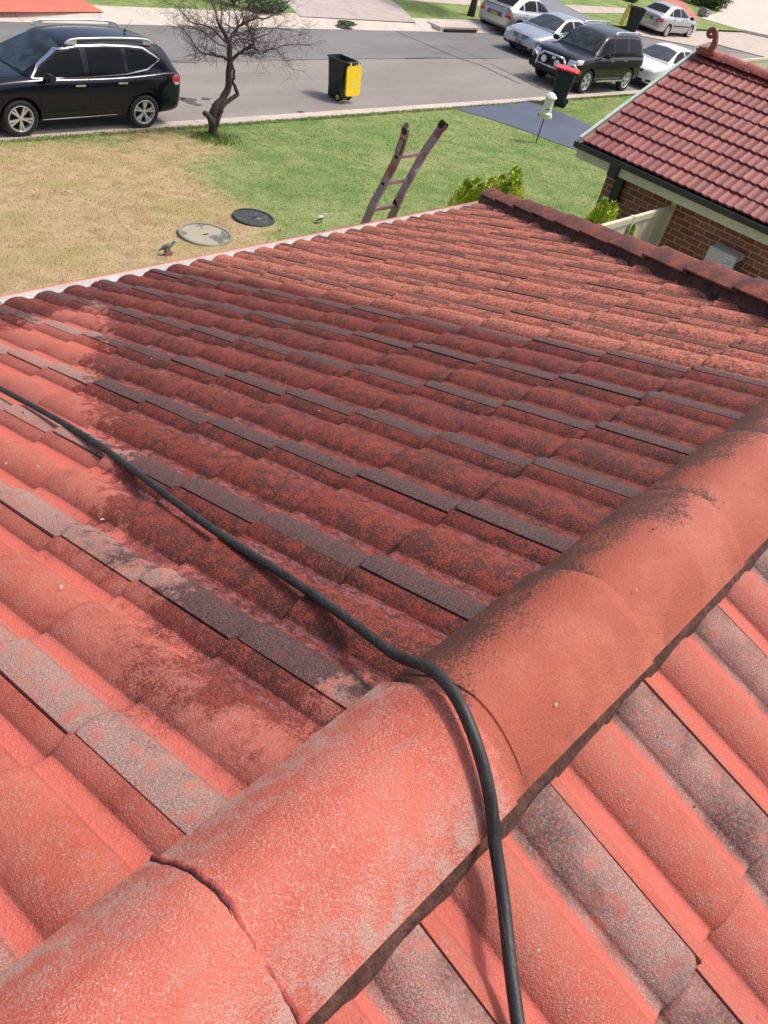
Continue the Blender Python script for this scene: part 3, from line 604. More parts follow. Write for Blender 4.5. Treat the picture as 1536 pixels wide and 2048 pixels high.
# right-hand end: side street apron and paving
S('red_drive_strip', ((1322, 2), (1375, 40), (1400, 40), (1372, 8), (1350, -30), (1290, -30)), .006, mat('faded_red_paving', (.52, .17, .12), .8, var=.2, sc=2))
def slab(name, poly, z, m, th=.3):
    bm = bmesh.new(); prism(bm, poly, z - th, z, 'z'); o = bm_obj(name, bm, m); o['kind'] = 'structure'; return o
e = ROAD + .05
slab('paved_apron', Z(e)((1230, 61), (1370, 28), (1392, 32), (1405, 40), (1460, 60), (1640, 100), (1900, 160), (1900, 240), (1640, 145), (1536, 115), (1462, 96), (1420, 84), (1390, 92)), e, PATHC)
e2 = g + .03
slab('pale_forecourt', Z(e2)((1402, 36), (1470, 56), (1640, 92), (1900, 130), (1750, 20), (1600, -30), (1500, -50), (1460, -10), (1436, 25)), e2, PALE)

def poly_tube(name, pts, r, m, label, cat, kind=None):
    bm = bmesh.new(); tube(bm, pts, r, 6); o = bm_obj(name, bm, m, None, True); tag(o, label, cat, kind=kind); return o
# sealed cracks in the asphalt (flat ribbons of the road)
def crack(pts, wid, name='road_crack'):
    P = [Vector((*at_z(u, v, ROAD)[:2], ROAD + .008)) for u, v in pts]; bm = bmesh.new(); pv = None
    Q = []
    for a, b in zip(P, P[1:]):
        for k in range(6): Q.append(a.lerp(b, k / 6) + Vector((random.gauss(0, .012), random.gauss(0, .012), 0)))
    Q.append(P[-1])
    for i, p in enumerate(Q):
        t_ = (Q[min(i + 1, len(Q) - 1)] - Q[max(i - 1, 0)]).normalized(); n_ = Vector((-t_.y, t_.x, 0)) * wid * random.uniform(.3, .7)
        r = (bm.verts.new(p + n_), bm.verts.new(p - n_))
        if pv: bm.faces.new((pv[0], pv[1], r[1], r[0]))
        pv = r
    o = bm_obj(name, bm, mat('crack_sealant', (.035, .034, .034), .6)); o['kind'] = 'structure'
crack([(785, 60), (850, 88), (905, 112), (960, 130), (1040, 168)], .05); crack([(890, 90), (930, 106), (975, 122)], .03); crack([(985, 130), (1030, 152), (1085, 180)], .035)
crack([(810, 117), (880, 115)], .05); crack([(860, 106), (900, 107)], .03); crack([(335, 124), (392, 125)], .04); crack([(395, 124), (720, 118), (1000, 117)], .015); crack([(1395, 30), (1440, 58), (1470, 78)], .10)
# stains
stain = mat('oil_stain', (.10, .088, .082), .8, var=.2)
for i, (u, v, r) in enumerate(((358, 197, .10), (378, 200, .14), (383, 206, .09), (412, 198, .08), (395, 210, .07), (600, 224, .06), (604, 225, .05))):
    p = at_z(u, v, ROAD); bm = bmesh.new()
    vs = [bm.verts.new((p[0] + r * 1.6 * math.cos(k) * random.uniform(.7, 1.2), p[1] + r * math.sin(k) * random.uniform(.7, 1.2), ROAD + .009)) for k in np.linspace(0, math.tau, 14)[:-1]]
    bm.faces.new(vs); bm_obj('road_stain', bm, stain)['kind'] = 'structure'
# blue grey driveway across the near lawn
BLUE = mat('blue_painted_concrete', (.085, .100, .142), .6, var=.12, sc=.9)
bp = [tuple(at_lawn(u, v)[:2]) for u, v in ((908, 218), (1060, 205), (1100, 216), (1190, 255), (1260, 285), (1400, 360), (1300, 410), (1195, 314), (1110, 286), (1050, 262), (985, 240))]
sheet('blue_driveway', bp, .012, BLUE, zf=lawn_z)

# ---------------------------------------------------------------- grass blades over the near lawn
def in_poly(P, poly): return poly_sd(P, poly) > 0
def blades(name, n, xr, yr, hgt, m, sel=None, label=None, zf=lawn_z, green=False):
    x = np.random.uniform(*xr, n); y = np.random.uniform(*yr, n); P = np.stack([x, y], 1)
    keep = ~in_poly(P, bp) & ~((x < EX - .4) & (y < EY - .4)) & (x + y * 0 < 200)
    if sel is not None: keep &= sel(P)
    P = P[keep]; n = len(P); z = np.array([zf(v) for v in P[:, 1]])
    th = np.random.uniform(0, math.tau, n); h = hgt * np.random.uniform(.5, 1.3, n); lx = np.random.normal(0, .5, n) * h; ly = np.random.normal(0, .5, n) * h; wd = np.random.uniform(.004, .010, n) * (1 + hgt * 4)
    a = np.stack([P[:, 0] - np.cos(th) * wd, P[:, 1] - np.sin(th) * wd, z - .005], 1); b = np.stack([P[:, 0] + np.cos(th) * wd, P[:, 1] + np.sin(th) * wd, z - .005], 1)
    c = np.stack([P[:, 0] + lx, P[:, 1] + ly, z + h], 1); V_ = np.stack([a, b, c], 1).reshape(-1, 3); F = np.arange(3 * n).reshape(-1, 3)
    me = bpy.data.meshes.new(name); me.from_pydata(V_.tolist(), [], F.tolist()); at = me.attributes.new('drygrass', 'FLOAT', 'POINT'); at.data.foreach_set('value', np.repeat(dryness(P) * (0 if green else 1) - (2 if green else 0), 3).astype(np.float32))
    o = link(name, me, m); tag(o, label, 'grass', kind='stuff'); return o
blades('grass_blades', 60000, (3, 30), (6.0, 14.43), 0.024, GRASSB, label='short patchy grass of the front lawn')
tb = at_lawn(430, 278)
blades('tall_grass', 3500, (tb[0] - .7, tb[0] + .7), (tb[1] - .6, 14.43), .09, GRASSB, sel=lambda P: np.hypot(*(P - tb[:2]).T) < np.random.uniform(.1, .55, len(P)), label='taller grass tufts round the bare tree trunk', green=True)
blades('kerb_grass', 14000, (3, 32), (14.25, 14.47), .035, GRASSB, label='ragged grass edge along the near kerb')

# ---------------------------------------------------------------- pit covers
def cover(u, v, r, cols, label, rim, name):
    p = at_lawn(u, v); o = thing(name, label, 'pit cover', (float(p[0]), float(p[1]), float(p[2]) - .025))
    bm = bmesh.new(); lathe(bm, [(0, .05), (r * .86, .052), (r * .87, .044)], 40); bm_obj('lid', bm, cols, o, 30)
    bm = bmesh.new(); lathe(bm, [(r * .875, .0), (r * .875, .062), (r * .90, .068), (r * .98, .064), (r, .05), (r, -.02)], 40); bm_obj('rim', bm, rim, o, 30)
    bm = bmesh.new(); box(bm, (-.05, -.012, .051), (.05, .012, .056)); bm_obj('lifting_slot', bm, SEAM, o); return o
t = NT('concrete_lid'); v_ = t.noise(2.6, 5, .6); f2 = t.noise(60, 4)
lidc = t.mix(t.mr(v_, .54, .60), t.mix(t.mr(f2, .3, .7), (.32, .28, .21), (.42, .37, .28)), (.14, .14, .13)); t.out(lidc, .9, t.bump(f2, .4, .005))
cover(411, 472, .42, t.m, 'large round concrete pit cover with a raised rim, set in dried grass', concrete('old_concrete_rim', (.30, .27, .21), dirt=.7), 'concrete_cover')
t2 = NT('black_lid'); v2 = t2.noise(3, 5, .6, t2.mapping((1, 3, 1))); t2.out(t2.mix(t2.mr(v2, .58, .66), (.045, .047, .047), (.22, .21, .20)), .7, t2.bump(t2.noise(50), .4, .005))
cover(507, 438, .35, t2.m, 'smaller dark grey round pit cover beside the concrete one', t2.m, 'dark_cover')

# ---------------------------------------------------------------- bird ornaments on the lawn
def bird(u, v, pale, rz, label, name, pedestal):
    p = at_lawn(u, v); o = thing(name, label, 'garden ornament', (float(p[0]), float(p[1]), float(p[2])), rz, None, .56)
    M1 = mat('verdigris_bronze', (.16, .20, .17), .5, var=.6, sc=40) if not pale else mat('cream_painted_ornament', (.62, .60, .42), .6, var=.3, sc=30)
    bm = bmesh.new(); zt = .20 if pedestal else .12
    tube(bm, catmull([(-.26, 0, zt - .08), (-.18, 0, zt - .03), (-.10, 0, zt + .02), (0, 0, zt + .05), (.08, 0, zt + .09), (.12, 0, zt + .13), (.155, 0, zt + .155), (.185, 0, zt + .15), (.215, 0, zt + .13)], 4), [x * 1.1 for x in ([.006, .012, .018, .022] + [.026, .030, .036, .042] + [.05, .056, .06, .062] + [.062, .058, .052, .046] + [.042, .038, .034, .034] + [.034, .034, .034, .034] + [.034, .032, .028, .024] + [.018, .014, .010, .007] + [.003])], 12)
    bm_obj('body', bm, M1, o, True)
    for s in (1, -1):
        bm = bmesh.new(); tube(bm, [(.05, s * .05, zt + .07), (-.05, s * .066, zt + .03), (-.17, s * .03, zt - .045)], [.022, .030, .005], 8); bm_obj('wing', bm, mat('dark_bronze', (.05, .06, .05), .5), o, True)
        bm = bmesh.new(); tube(bm, [(.02, s * .025, zt), (.03, s * .03, zt - .10)], .007, 6); bm_obj('leg', bm, mat('dark_bronze', (.05, .06, .05), .5), o, True)
    if pedestal:
        bm = bmesh.new(); box(bm, (-.10, -.07, -.02), (.10, .07, zt - .07), .02); bm_obj('base', bm, mat('pink_stone', (.42, .25, .18), .9, bump=.5), o, 40)
bird(336, 510, False, math.radians(-20), 'small greenish bronze bird figure on a pink stone in the dried grass', 'bird_figure', True)
bird(640, 446, True, math.radians(-15), 'small cream and black bird figure sitting in the green grass', 'bird_figure', False)

# ---------------------------------------------------------------- ladder leaning on the gutter
lad = thing('ladder', 'paint splashed aluminium ladder standing up past the gutter', 'ladder', (4.55, 3.6, -4.1))
LL = [(4.10, 3.90, -4.15), (4.42, 3.42, -1.30), (4.45, 3.40, -1.12), (4.50, 3.37, -.93), (4.53, 3.33, -.74), (4.50, 3.29, -.61), (4.47, 3.27, -.525)]
RR = [(4.34, 3.90, -4.15), (4.695, 3.42, -1.30), (4.715, 3.40, -1.12), (4.765, 3.37, -.93), (4.805, 3.33, -.74), (4.83, 3.29, -.62), (4.87, 3.27, -.525)]
t = NT('paint_splashed_aluminium'); n1 = t.noise(9, 5, .6); n2 = t.noise(3.3, 4, .5)
lc = t.mix(t.mr(n1, .3, .7), (.30, .20, .185), (.40, .29, .275)); lc = t.mix(t.mr(n2, .60, .66), lc, (.28, .09, .08)); lc = t.mix(t.mr(n1, .64, .68), lc, (.62, .62, .66)); t.out(lc, .38, None); t.b.inputs['Metallic'].default_value = .35
LADM = t.m
def loc(o, p): return Vector(p) - o.location
def rail(P, side):
    bm = bmesh.new(); P = [loc(lad, p) for p in catmull(P, 3)]; dp = .027; th = .010; rings = []
    for i, p in enumerate(P):
        tn = (P[min(i + 1, len(P) - 1)] - P[max(i - 1, 0)]).normalized(); x = Vector((1, 0, 0)); dy = tn.cross(x).normalized(); x = dy.cross(tn)
        pr = [(-th, -dp), (th, -dp), (th, dp), (-th, dp)]
        rings.append([bm.verts.new(p + x * a + dy * b) for a, b in pr])
    for a, b in zip(rings, rings[1:]):
        for k in range(4): bm.faces.new((a[k], a[(k + 1) % 4], b[(k + 1) % 4], b[k]))
    bm.faces.new(rings[0]); bm.faces.new(rings[-1]); r = bm_obj('rail', bm, LADM, lad, 30)
    bm = bmesh.new(); e = P[-1]; tn = (P[-1] - P[-2]).normalized(); box(bm, (-.015, -.033, -.040), (.015, .033, .012), .006, Matrix.Translation(e) @ tn.to_track_quat('Z', 'Y').to_matrix().to_4x4() @ Matrix.Rotation(math.radians(0), 4, 'Z'))
    bm_obj('end_cap', bm, BLKP, r, 30); return r
rl = rail(LL, -1); rr_ = rail(RR, 1)
for k in range(-11, 3):
    if k >= 0: a, b = [(4.45, 3.40, -1.12), (4.50, 3.37, -.93), (4.53, 3.33, -.74)][k], [(4.715, 3.40, -1.12), (4.765, 3.37, -.93), (4.805, 3.33, -.74)][k]
    else: f = -k / 12; a = Vector(LL[2]).lerp(Vector(LL[0]), f); b = Vector(RR[2]).lerp(Vector(RR[0]), f)
    bm = bmesh.new(); A_, B_ = loc(lad, a), loc(lad, b); L_ = (B_ - A_).length
    box(bm, (0, -.013, -.011), (L_, .013, .011), .003, Matrix.Translation(A_) @ (B_ - A_).to_track_quat('X', 'Z').to_matrix().to_4x4()); bm_obj('rung', bm, LADM, lad)
    if k >= 0:
        bm = bmesh.new(); box(bm, (-.0135, -.011, -.009), (-.0122, .011, .009), 0, Matrix.Translation(A_) @ (B_ - A_).to_track_quat('X', 'Z').to_matrix().to_4x4()); bm_obj('rung_socket', bm, SEAM, rl)
for P_ in ((4.425, 3.375, -1.21), (4.70, 3.375, -1.21)):
    bm = bmesh.new(); lathe(bm, [(0, -.013), (.024, -.013), (.026, 0), (.024, .013), (.008, .014), (0, .014)], 16, Matrix.Translation(loc(lad, P_) + Vector((-.022, -.02, 0))) @ Matrix.Rotation(math.pi / 2, 4, 'Y')); bm_obj('roller', bm, mat('grey_roller', (.16, .15, .16), .5), lad, 40)
# maker's sticker on the left rail: dark border, pale field, a line of small worn lettering
a = Vector((4.525, 3.325, -.715)); b = Vector((4.498, 3.285, -.600)); tn = (b - a).normalized(); fx = Vector((-1, 0, 0)); sy = tn.cross(fx).normalized()
def plate3(bm, c, ax, ay, hw, hh, off, nrm):
    vs = [bm.verts.new(loc(lad, c + ax * i * hw + ay * j * hh + nrm * off)) for i, j in ((-1, -1), (1, -1), (1, 1), (-1, 1))]; bm.faces.new(vs)
c_ = (a + b) / 2; nr = sy.cross(tn); nr = nr if nr.x < 0 else -nr
bm = bmesh.new(); plate3(bm, c_, tn, sy, .056, .024, .0135, nr); bm_obj('sticker', bm, mat('dark_sticker', (.03, .012, .014), .5), rl)
bm = bmesh.new(); plate3(bm, c_, tn, sy, .048, .016, .0145, nr); bm_obj('sticker_field', bm, mat('pale_sticker', (.42, .33, .34), .5), rl)
bm = bmesh.new()
for k in range(7): plate3(bm, c_ + tn * (-.036 + .012 * k), tn, sy, .0032 if k % 2 else .0042, .007, .0152, nr)
bm_obj('sticker_lettering', bm, mat('worn_lettering', (.20, .13, .14), .6), rl)

# ---------------------------------------------------------------- bare tree on the nature strip
BARK = mat('dark_bark', (.085, .062, .052), .95, var=.5, sc=25, bump=1, bsc=60); BARKG = mat('grey_bark', (.16, .13, .115), .95, var=.4, sc=25, bump=.8, bsc=60)
TY = 13.75; tb3 = at_y(430, 276, TY); tree = thing('bare_tree', 'small leafless crooked tree at the lawn edge beside the black car', 'tree', tuple(map(float, tb3)))
ppm = FPX / ((tb3 - CAM) @ MR[2])
def tp3(a, b, dy=0): return Vector(at_y(330 + a / 5.12, b / 5.12, TY + dy)) - tree.location
rt = random.Random(5); tw = bmesh.new()
def limb(pts, r0, r1, bm, d0=0, d1=0, n=8):
    P = [tp3(a, b, d0 + (d1 - d0) * i / (len(pts) - 1)) for i, (a, b) in enumerate(pts)]; P = catmull(P, 3)
    P = [P[0]] + [p + Vector((rt.gauss(0, 1), rt.gauss(0, 1), rt.gauss(0, 1))) * .007 for p in P[1:]]
    R = [r0 + (r1 - r0) * i / (len(P) - 1) for i in range(len(P))]; tube(bm, P, R, n); return P, R
def twigs(p, d, L, r, depth):
    P = [p]; n = 5
    for k in range(n):
        d = (d + Vector((rt.gauss(0, .22), rt.gauss(0, .22), rt.gauss(.02, .22)))).normalized(); P.append(P[-1] + d * L / n)
    tube(tw, P, [r * (1 - .75 * k / n) for k in range(n + 1)], 4, cap=False)
    if depth > 0:
        for k in range(1, n + 1):
            if rt.random() < .52:
                nd = (d + Vector((rt.gauss(0, .8), rt.gauss(0, .8), rt.gauss(.1, .6)))).normalized(); twigs(P[k], nd, L * rt.uniform(.45, .8), r * .62, depth - 1)
bm = bmesh.new()
mainP, mainR = limb([(505, 1400), (492, 1300), (488, 1200), (520, 1100), (585, 1010), (640, 930), (652, 800), (662, 640), (655, 520), (650, 420), (605, 330), (560, 260)], .095, .035, bm, 0, 0, 12)
limb([(530, 1300), (540, 1230), (572, 1130), (625, 1050), (690, 1000), (745, 968), (725, 900), (695, 830), (708, 775), (695, 700), (668, 600)], .055, .022, bm, -.06, -.02, 10)
limb([(480, 1260), (460, 1200), (405, 1160)], .07, .05, bm, -.03, -.08, 10); limb([(500, 1120), (485, 1065)], .03, .02, bm)
bm_obj('trunk', bm, BARK, tree, True)
LB = [([(690, 620), (740, 560), (820, 500), (900, 450), (900, 360), (845, 270), (800, 200), (790, 60)], .032, .008, 0, -.3),
      ([(640, 620), (600, 590), (520, 565), (400, 550), (320, 490), (250, 380), (170, 280)], .024, .006, 0, .2), ([(660, 420), (695, 350), (745, 280), (800, 240), (900, 195), (1050, 180), (1170, 80), (1280, 0)], .036, .006, 0, .35),
      ([(905, 455), (980, 560), (1040, 520), (1120, 500), (1250, 460), (1380, 450), (1485, 468)], .014, .004, -.2, -.5), ([(740, 560), (800, 545), (900, 570), (985, 605)], .014, .005, -.1, -.3),
      ([(640, 440), (580, 390), (500, 300), (400, 260), (250, 220), (160, 100), (60, 20)], .022, .005, .0, -.4), ([(570, 280), (582, 180), (575, 60), (560, -80)], .018, .005, 0, .2),
      ([(745, 280), (735, 180), (710, 120), (700, -20)], .016, .005, 0, .2), ([(900, 350), (980, 290), (1130, 290), (1300, 310), (1415, 335)], .013, .004, -.15, .2),
      ([(1120, 500), (1200, 570), (1285, 700)], .008, .003, -.4, -.5), ([(560, 265), (520, 150), (480, 20), (440, -60)], .018, .005, 0, -.3), ([(400, 550), (430, 430), (400, 340), (330, 240), (220, 100)], .011, .004, .1, .4),
      ([(620, 480), (500, 420), (380, 320), (230, 260), (130, 250)], .013, .004, .0, .5), ([(680, 480), (760, 400), (900, 420), (1060, 440), (1180, 400), (1380, 350)], .013, .004, 0, .5), ([(655, 330), (660, 180), (640, 40)], .014, .005, 0, .4)]
for pts, r0, r1, d0, d1 in LB:
    b2 = bmesh.new(); P, R = limb(pts, r0, r1, b2, d0, d1, 7); bm_obj('branch', b2, BARK, tree, True)
    for k in range(3, len(P)):
        for _ in range(2 if rt.random() < .75 else 1):
            d = (P[k] - P[k - 1]).normalized(); sp = Vector((rt.gauss(0, .9), rt.gauss(0, .9), rt.gauss(.15, .7))); twigs(P[k], (d * .5 + sp).normalized(), rt.uniform(.25, .55), max(.0035, R[k] * .45), 2)
tag(bm_obj('twigs', tw, mat('twig_bark', (.10, .06, .062), .9), tree), kind='stuff')

# ---------------------------------------------------------------- wheelie bins
def bin_(loc_, rz, name, label, lid, wheelc, open_, scale=1):
    o = thing(name, label, 'wheelie bin', loc_, rz, None, scale)
    def ring(z, wx, wy, cx, r=.06, n=4):
        pts = []
        for cxn, cyn, a0 in ((1, 1, 0), (-1, 1, 90), (-1, -1, 180), (1, -1, 270)):
            for k in range(n + 1): a = math.radians(a0 + 90 * k / n); pts.append((cx + cxn * (wx - r) + r * math.cos(a), cyn * (wy - r) + r * math.sin(a), z))
        return pts
    def loft(bm, rings, close=(True, False)):
        R_ = [[bm.verts.new(p) for p in r] for r in rings]
        for a, b in zip(R_, R_[1:]):
            for k in range(len(a)): bm.faces.new((a[k], a[(k + 1) % len(a)], b[(k + 1) % len(a)], b[k]))
        if close[0]: bm.faces.new(R_[0][::-1])
        if close[1]: bm.faces.new(R_[-1])
    bm = bmesh.new()  # front is +x, handle and wheels at -x
    loft(bm, [ring(.04, .20, .20, .02), ring(.30, .225, .215, .015), ring(.60, .26, .24, .02), ring(.92, .30, .265, .03), ring(.97, .31, .27, .03), ring(.97, .335, .295, .03), ring(1.0, .34, .30, .03), ring(1.0, .30, .262, .03), ring(.90, .285, .25, .03), ring(.3, .21, .20, .02), ring(.07, .19, .19, .02)], (True, True))
    body = bm_obj('body', bm, BINT, o, 35)
    bm = bmesh.new(); prism(bm, [(-.26, .66), (-.20, .66), (-.20, .9), (-.26, .95)], -.16, .16); box(bm, (-.40, -.26, .955), (-.27, .26, .995), .012); bm_obj('handle', bm, BINT, o, 35)
    for s in (1, -1):
        wl_ = bmesh.new(); M_ = Matrix.Translation((-.19, s * .235, .10)) @ Matrix.Rotation(math.pi / 2, 4, 'X'); lathe(wl_, [(.060, -.028), (.095, -.026), (.10, 0), (.095, .026), (.060, .028)], 20, M_); wh = bm_obj('wheel', wl_, RUB, o, 40)
        wl_ = bmesh.new(); lathe(wl_, [(0, -.030), (.02, -.032), (.03, -.024), (.062, -.024), (.062, .024), (.03, .024), (.02, .032), (0, .030)], 20, M_); bm_obj('hub', wl_, wheelc, wh, 40)
    bm = bmesh.new(); tube(bm, [(-.19, -.26, .10), (-.19, .26, .10)], .012, 8); bm_obj('axle', bm, BLKP, o)
    # lid built closed then hinged about the handle
    bm = bmesh.new(); loft(bm, [ring(1.005, .36, .31, .035, .08), ring(1.03, .365, .315, .035, .08), ring(1.055, .35, .30, .035, .08), ring(1.065, .31, .26, .035, .07), ring(1.055, .27, .22, .035, .06), ring(1.055, .02, .02, .035, .01)], (True, True))
    box(bm, (-.02, -.07, 1.055), (-.005, .07, 1.063)); box(bm, (-.40, -.20, 1.0), (-.30, -.14, 1.03)); box(bm, (-.40, .14, 1.0), (-.30, .20, 1.03))
    if open_:
        H_ = Vector((-.40, 0, 1.0)); bmesh.ops.transform(bm, matrix=Matrix.Translation(H_) @ Matrix.Rotation(math.radians(-open_), 4, 'Y') @ Matrix.Translation(-H_), verts=bm.verts)
    l_ = bm_obj('lid', bm, lid, o, 35)
    if open_:
        bm = bmesh.new(); lathe(bm, [(0, 1.0025), (.045, 1.002)], 20, Matrix.Translation((.10, 0, 0))); bmesh.ops.transform(bm, matrix=Matrix.Translation(H_) @ Matrix.Rotation(math.radians(-open_), 4, 'Y') @ Matrix.Translation(-H_), verts=bm.verts)
        bm_obj('round_sticker', bm, mat('white_sticker', (.8, .74, .62), .4), l_)
    return o
YL = mat('yellow_lid_plastic', (.86, .58, .012), .4, var=.04); RL = mat('red_lid_plastic', (.70, .035, .05), .4, var=.05)
YW = mat('yellow_wheel_hub', (.8, .5, .06), .5)
p = (at_z(668, 203, ROAD) + at_z(702, 200, ROAD)) / 2
bin_((float(p[0]) - .0, float(p[1]) + .20, ROAD + .002), math.radians(96), 'wheelie_bin', 'dark green wheelie bin with its yellow lid hanging open, alone on the road', YL, YW, 262, .94)
p = at_lawn(1122, 213)
bin_((float(p[0]), float(p[1]) + .15, float(p[2])), math.radians(115), 'wheelie_bin', 'dark green wheelie bin with a closed red lid on the grass by the blue driveway', RL, BLKP, 0)
p = at_z(1258, 66, ROAD)
bin_((float(p[0]), float(p[1]), ROAD + .002), math.radians(-50), 'wheelie_bin', 'distant dark bin with its yellow lid hanging open behind the far silver sedan', YL, BLKP, 262, 1.15)

# ---------------------------------------------------------------- letterbox on a post
p = at_lawn(1072, 285); lb = thing('letterbox', 'cream milk can letterbox with a conical cap on a thin post by the blue driveway', 'letterbox', tuple(map(float, p)))
bm = bmesh.new(); tube(bm, [(0, 0, -.1), (.02, 0, .72)], .016, 8); bm_obj('post', bm, mat('navy_post', (.02, .025, .05), .5), lb, True)
LBM = mat('cream_letterbox', (.82, .76, .58), .4, var=.05); T_ = Matrix.Translation((.02, 0, .70))
bm = bmesh.new(); lathe(bm, [(0, 0), (.15, 0), (.165, .03), (.125, .06), (.118, .10), (.118, .40), (.11, .41)], 24, T_); can = bm_obj('can', bm, LBM, lb, 35)
bm = bmesh.new(); lathe(bm, [(.155, .395), (.16, .41), (.13, .46), (.075, .50), (.03, .515), (0, .52)], 24, T_); bm_obj('cap', bm, mat('white_cap', (.86, .84, .78), .4), lb, 35)
bm = bmesh.new(); box(bm, (-.045, -.125, .83), (.045, -.112, .85), 0, Matrix.Translation((.02, 0, 0)) @ Matrix.Rotation(math.radians(-45), 4, 'Z')); bm_obj('slot', bm, SEAM, can)
bm = bmesh.new(); lathe(bm, [(.045, -.17), (.055, -.17), (.055, .17), (.045, .17)], 16, Matrix.Translation((.02, 0, .645)) @ Matrix.Rotation(math.radians(-45), 4, 'Z') @ Matrix.Rotation(math.pi / 2, 4, 'Y')); bm_obj('paper_tube', bm, LBM, lb, True)
# ---------------------------------------------------------------- cars (x forward, y left, z up; origin on the ground at mid wheelbase)
def interp(tab, x, k):
    for a, b in zip(tab, tab[1:]):
        if a[0] <= x <= b[0]: t = (x - a[0]) / (b[0] - a[0]) if b[0] > a[0] else 0; return a[k] + (b[k] - a[k]) * t
    return tab[-1][k] if x > tab[-1][0] else tab[0][k]
def make_car(label, cat, loc_, rz, S, scale=1, name='parked_car', group=None):
    car = thing(name, label, cat, loc_, rz, group, scale); car.scale = (scale, scale, scale * .945); W = S['W']; r = S['r']; xf, xr_ = S['wb'] / 2, -S['wb'] / 2
    paint = S['paint']; bm = bmesh.new()
    # lower body: stations (x, zlow, zbelt, ztop, half width)
    rings = []
    for x, zl, zb, zt, hw in S['lower']:
        h = zb - zl
        pts = [(0, zl), (.80 * hw, zl), (.95 * hw, zl + .06 * h), (.985 * hw, zl + .25 * h), (1.0 * hw, zl + .55 * h), (.992 * hw, zl + .80 * h), (.955 * hw, zb), (.86 * hw, zb + (zt - zb) * .55), (.55 * hw, zb + (zt - zb) * .93), (0, zt)]
        full = pts + [(-a, b) for a, b in pts[-2:0:-1]]
        rings.append([bm.verts.new((x, a, b)) for a, b in full])
    n = len(rings[0])
    for a, b in zip(rings, rings[1:]):
        for k in range(n): bm.faces.new((a[k], a[(k + 1) % n], b[(k + 1) % n], b[k]))
    bm.faces.new(rings[0]); bm.faces.new(rings[-1][::-1]); bmesh.ops.recalc_face_normals(bm, faces=bm.faces)
    me = bpy.data.meshes.new('lower'); bm.to_mesh(me); bm.free(); lo_ = bpy.data.objects.new('lower', me); col.objects.link(lo_)
    lo_.modifiers.new('s', 'SUBSURF').levels = 2; dg = bpy.context.evaluated_depsgraph_get(); dg.update(); lm = bpy.data.meshes.new_from_object(lo_.evaluated_get(dg))
    # wheel arch cutters
    bm = bmesh.new(); R = r + S.get('gap', .055)
    for x in (xf, xr_):
        for s in (1, -1):
            lathe(bm, [(0, -.18), (R, -.18), (R, .3), (0, .3)], 40, Matrix.Translation((x, s * (W / 2 - .1), r)) @ Matrix.Rotation(-s * math.pi / 2, 4, 'X'))
    bmesh.ops.recalc_face_normals(bm, faces=bm.faces); cm = bpy.data.meshes.new('cut'); bm.to_mesh(cm); bm.free(); cut_ = bpy.data.objects.new('cut', cm); col.objects.link(cut_)
    lo_.modifiers.clear(); old = lo_.data; lo_.data = lm; md = lo_.modifiers.new('b', 'BOOLEAN'); md.object = cut_; md.operation = 'DIFFERENCE'; md.solver = 'EXACT'
    dg = bpy.context.evaluated_depsgraph_get(); dg.update(); fm = bpy.data.meshes.new_from_object(lo_.evaluated_get(dg))
    bpy.data.objects.remove(lo_); bpy.data.objects.remove(cut_)
    # cabin: stations (x, zbase, ztop, half base, half top)
    bm = bmesh.new(); rings = []
    for x, zb, zt, hb, ht in S['cabin']:
        h = zt - zb; pts = [(hb * .985, zb - .08), (hb, zb), ((hb * .5 + ht * .5) + .012, zb + h * .5), (ht + .008, zb + h * .82), (ht * .93, zb + h * .95), (ht * .6, zt), (0, zt + .012)]
        full = pts + [(-a, b) for a, b in pts[-2::-1]]; rings.append([bm.verts.new((x, a, b)) for a, b in full])
    n = len(rings[0])
    for a, b in zip(rings, rings[1:]):
        for k in range(n): bm.faces.new((a[k], a[(k + 1) % n], b[(k + 1) % n], b[k]))
    bm.faces.new(rings[0]); bm.faces.new(rings[-1][::-1]); bmesh.ops.recalc_face_normals(bm, faces=bm.faces)
    me = bpy.data.meshes.new('cab'); bm.to_mesh(me); bm.free(); co_ = bpy.data.objects.new('cab', me); col.objects.link(co_); co_.modifiers.new('s', 'SUBSURF').levels = 2
    dg = bpy.context.evaluated_depsgraph_get(); dg.update(); km = bpy.data.meshes.new_from_object(co_.evaluated_get(dg)); bpy.data.objects.remove(co_)
    bm = bmesh.new(); bm.from_mesh(fm)
    for f in bm.faces:
        c = f.calc_center_median()
        for x in (xf, xr_):
            if math.hypot(c.x - x, c.z - r) < R * 1.002 and abs(c.y) < W / 2 - .004: f.material_index = 1
        if S.get('clad') and c.z < S['clad'] : f.material_index = 1
    bm.from_mesh(km); bvh = BVHTree.FromBMesh(bm)
    me = bpy.data.meshes.new('body'); bm.to_mesh(me); bm.free(); body = link('body', me, [paint, BLKP], car, 32)
    def cast(p, d):
        h = bvh.ray_cast(Vector(p), Vector(d)); return h
